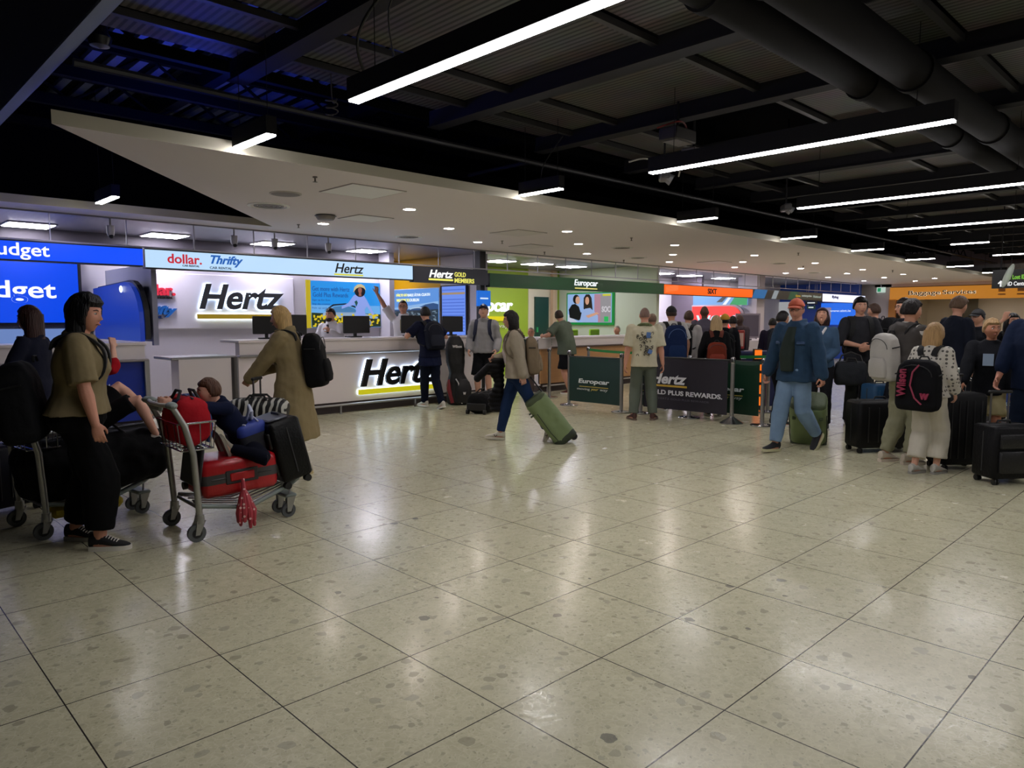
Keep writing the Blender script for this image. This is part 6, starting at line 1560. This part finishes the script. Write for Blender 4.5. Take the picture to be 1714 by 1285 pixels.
simple('person in pink top passing far behind the young man in dark grey', 14.2, 5.2, 180, 1.66, 'b88f7c', 'a8786c', fem=True)
suitcase('blue upright suitcase behind the white backpack', 10.42, 3.52, R(-30), .44, .3, .62, '1d3e5c', True, 0, .4)
suitcase('wide low black suitcase left of the teenager in the grey hoodie', 8.98, 3.02, R(-40), .72, .32, .55, '0b0b0d', True, 0, .5)
p = Person('teenager with dark hair in a white top with grey hoodie over the shoulder', 8.40, 2.60, 12, 1.75, near=True, build=.98, head=(8, 0, 0), skin='c79074', lean=2,
           handR=(.12, .36, 1.02), handL=(-.2, .2, 1.0), footL=(-.1, -.12, .085), footR=(.1, .0, .085), toeR=(5, 0), elR=(.8, -.6, -.4))
p.body(); p.hair('1b1210', 'short', 0, .022); p.top(cloth('c4c0ba', .05), 'white_shirt', .02, .88, 1.85)
m = MB(); m.loft(p.torso_rings([(.98, .19, .15, -.04), (1.1, .2, .16, -.04), (1.25, .21, .16, -.03), (1.38, .2, .13, -.02), (1.46, .13, .1, -.02), (1.49, .08, .07, -.01)])); m.ell(p.S(p.T((0, -.12, 1.42))), (.13, .07, .07)); m.tube([p.S(p.shR), p.S(p.elR)], [.078, .07], 12, True)
skinned(m, 'draped_grey_hoodie', cloth('4e4a48'), p.t, .011, .05, .1)
p.pants(cloth('8a8870', .1), 'khaki_joggers', .96, .04, .03, fold=.03); p.shoes(mat('c4b8a8', .6), mat('d2c4b4', .6), laces=True)
p.worn_backpack('white and black backpack on the teenager with grey hoodie', 'aeaaa4', .32, .50, .2, 1.13, yoff=.05, strap='1a1a1c', lines='1a1a1c', ang=-6)
p = Person('girl with shoulder length blonde hair in white clothes', 7.98, 2.24, 36, 1.50, fem=True, near=True, head=(6, -2, 0), skin='cf9c86', footL=(-.08, -.1, .085), footR=(.08, .08, .085), toeL=(8, 0), toeR=(6, 0), handR=(.18, .22, .92), handL=(-.2, .2, .95), lean=3)
p.body(); p.hair('a8855a', 'long', .20, .016); 
_d = bpy.data.materials.new('leaf_print_cloth'); _d.use_nodes = True; _nt = _d.node_tree; _v = _nt.nodes.new('ShaderNodeTexVoronoi'); _v.inputs['Scale'].default_value = 26; _v.inputs['Randomness'].default_value = .25; _tc = _nt.nodes.new('ShaderNodeTexCoord'); _r = _nt.nodes.new('ShaderNodeValToRGB')
_r.color_ramp.elements[0].color = srgb('5a5652'); _r.color_ramp.elements[0].position = .30; _r.color_ramp.elements[1].color = srgb('c6c0b6'); _r.color_ramp.elements[1].position = .36
_nt.links.new(_tc.outputs['Object'], _v.inputs['Vector']); _nt.links.new(_v.outputs['Distance'], _r.inputs[0]); _nt.links.new(_r.outputs[0], _nt.nodes['Principled BSDF'].inputs['Base Color']); _nt.nodes['Principled BSDF'].inputs['Roughness'].default_value = .9
p.top(_d, 'white_patterned_top', .03, .90, 1.7, .02, 1.6); p.pants(cloth('c2bcae', .06), 'wide_white_trousers', .88, .045, .07); p.shoes(mat('b4b0a8', .7), mat('8f8d88', .6), scale=1.02)
bw = p.worn_backpack('black racket backpack with pink curve on the blonde girl', '0a0a0e', .46, .58, .26, 1.04, yoff=.03, pocket=False, lines='0a0a0e', ang=-4)
PK = mat('d8466c', .5, emit=.08)
kx = p.k
MB().tube([(.06*kx, -.235, .20), (.0, -.245, .13), (-.02*kx, -.248, .0), (.03*kx, -.242, -.12), (.10*kx, -.232, -.18)], .008, 6).build('pink_curve', PK, bw)
upw = Matrix(((0, -1, 0), (0, 0, -1), (1, 0, 0))).to_euler()
text(bw, 'Wilson', (-.12*kx, -.238, .02), .27, .075, PK, upw, .03, .02)
text(bw, 'W', (.13*kx, -.238, -.10), .075, .06, PK, (R(90), 0, 0), .03, .03)
bk = suitcase('tall black suitcase right of the blonde girl', 8.50, 2.12, R(-42), .46, .32, .74, '0b0b0d', True, .17, .5)
simple('man with curly brown hair looking up to the right', 11.1, 2.83, 8, 1.84, '5a4432', '161a26', '16181e', ht=.022, wave=.012, head=(0, 12, 0))
p = simple('boy with fair hair in a black hoodie and khaki shorts', 9.28, 2.02, 236, 1.54, 'a5845c', '15161b', '8c8260', ht=.020, head=(-28, -4, 0), ll=.42, hw=.05, handR=(.26, .30, .95), elR=(.9, -.5, -.4), skin='b87c60', hem=.8, off=.03, near=False)
MB().box(p.S(p.T((.02, .158, 1.24))), (.10, .012, .13), (R(4), 0, 0)).build('chest_print', mat('8fa2b8', .7), p.t, smooth=False)
simple('person in black cap behind the fair haired boy', 12.3, 2.85, 200, 1.68, '101014', '14161c', capc='101014')
p = simple('dark haired woman holding a hand up to her face', 11.1, 2.2, 250, 1.62, '120e0e', '141419', fem=True, hs='long', ln=.2, head=(-10, -10, 0), handR=(.16, .24, 1.64), elR=(1.0, .2, -.6), sleeve=.9, curl=(1, .9), fdR=(-.3, .2, 1), palmR=(-.3, -1, 0))
p.worn_backpack('black backpack with yellow zips on the dark haired woman', '0d0d10', .34, .5, .2, 1.1, lines='b8b060')
simple('dark haired person between the raised hand and the man at the right edge', 12.1, 1.95, 230, 1.66, '100d0d', '16161c')
p = Person('man with short hair in navy clothes cut off by the right edge', 8.86, 1.52, 205, 1.80, build=1.1, head=(-12, 0, 0), handR=(.22, .26, .86), skin='c08470', near=False)
p.body(); p.hair('4c3a30', 'short', 0, .008); p.top(cloth('111c34'), 'navy_shirt', .034, .8, 1.6); p.pants(cloth('101a2c'), 'navy_trousers'); p.shoes()
suitcase('small black wheeled case in the right foreground', 8.10, 1.60, R(-38), .46, .3, .50, '0b0b0e', False, .30, .5, shape='soft')
t3 = trolley('luggage trolley behind the fair haired boy', 9.95, 2.32, R(-22))
t = thing('shopping_bag', 'blue duty free carrier bag on the trolley at the right', 'bag', (10.35, 2.1, .32), R(-44))
MB().box((0, 0, .26), (.36, .16, .42), (0, R(4), 0), bev=.02).build('bag_body', mat('123a8c', .5, bump=.3, bscale=8), t); MB().tube([(-.08, -.06, .46), (-.06, -.06, .56), (.06, -.06, .56), (.08, -.06, .46)], .006, 6).build('handle', mat('0f2f78', .5), t)
text(t, 'Dublin', (.02, -.085, .22), .18, .06, mat('b8d8e0', .5), '-Y', .004, .02)
t = thing('white_box', 'white cardboard box under the blue carrier bag', 'box', (10.32, 2.12, .2), R(-44)); MB().box((0, 0, .05), (.42, .26, .1), (0, R(6), 0)).build('carton', mat('b8b2c4', .6), t, smooth=False); MB().box((0, 0, .102), (.06, .26, .004), (0, R(6), 0)).build('tape', mat('9a94a8', .4), t, smooth=False)
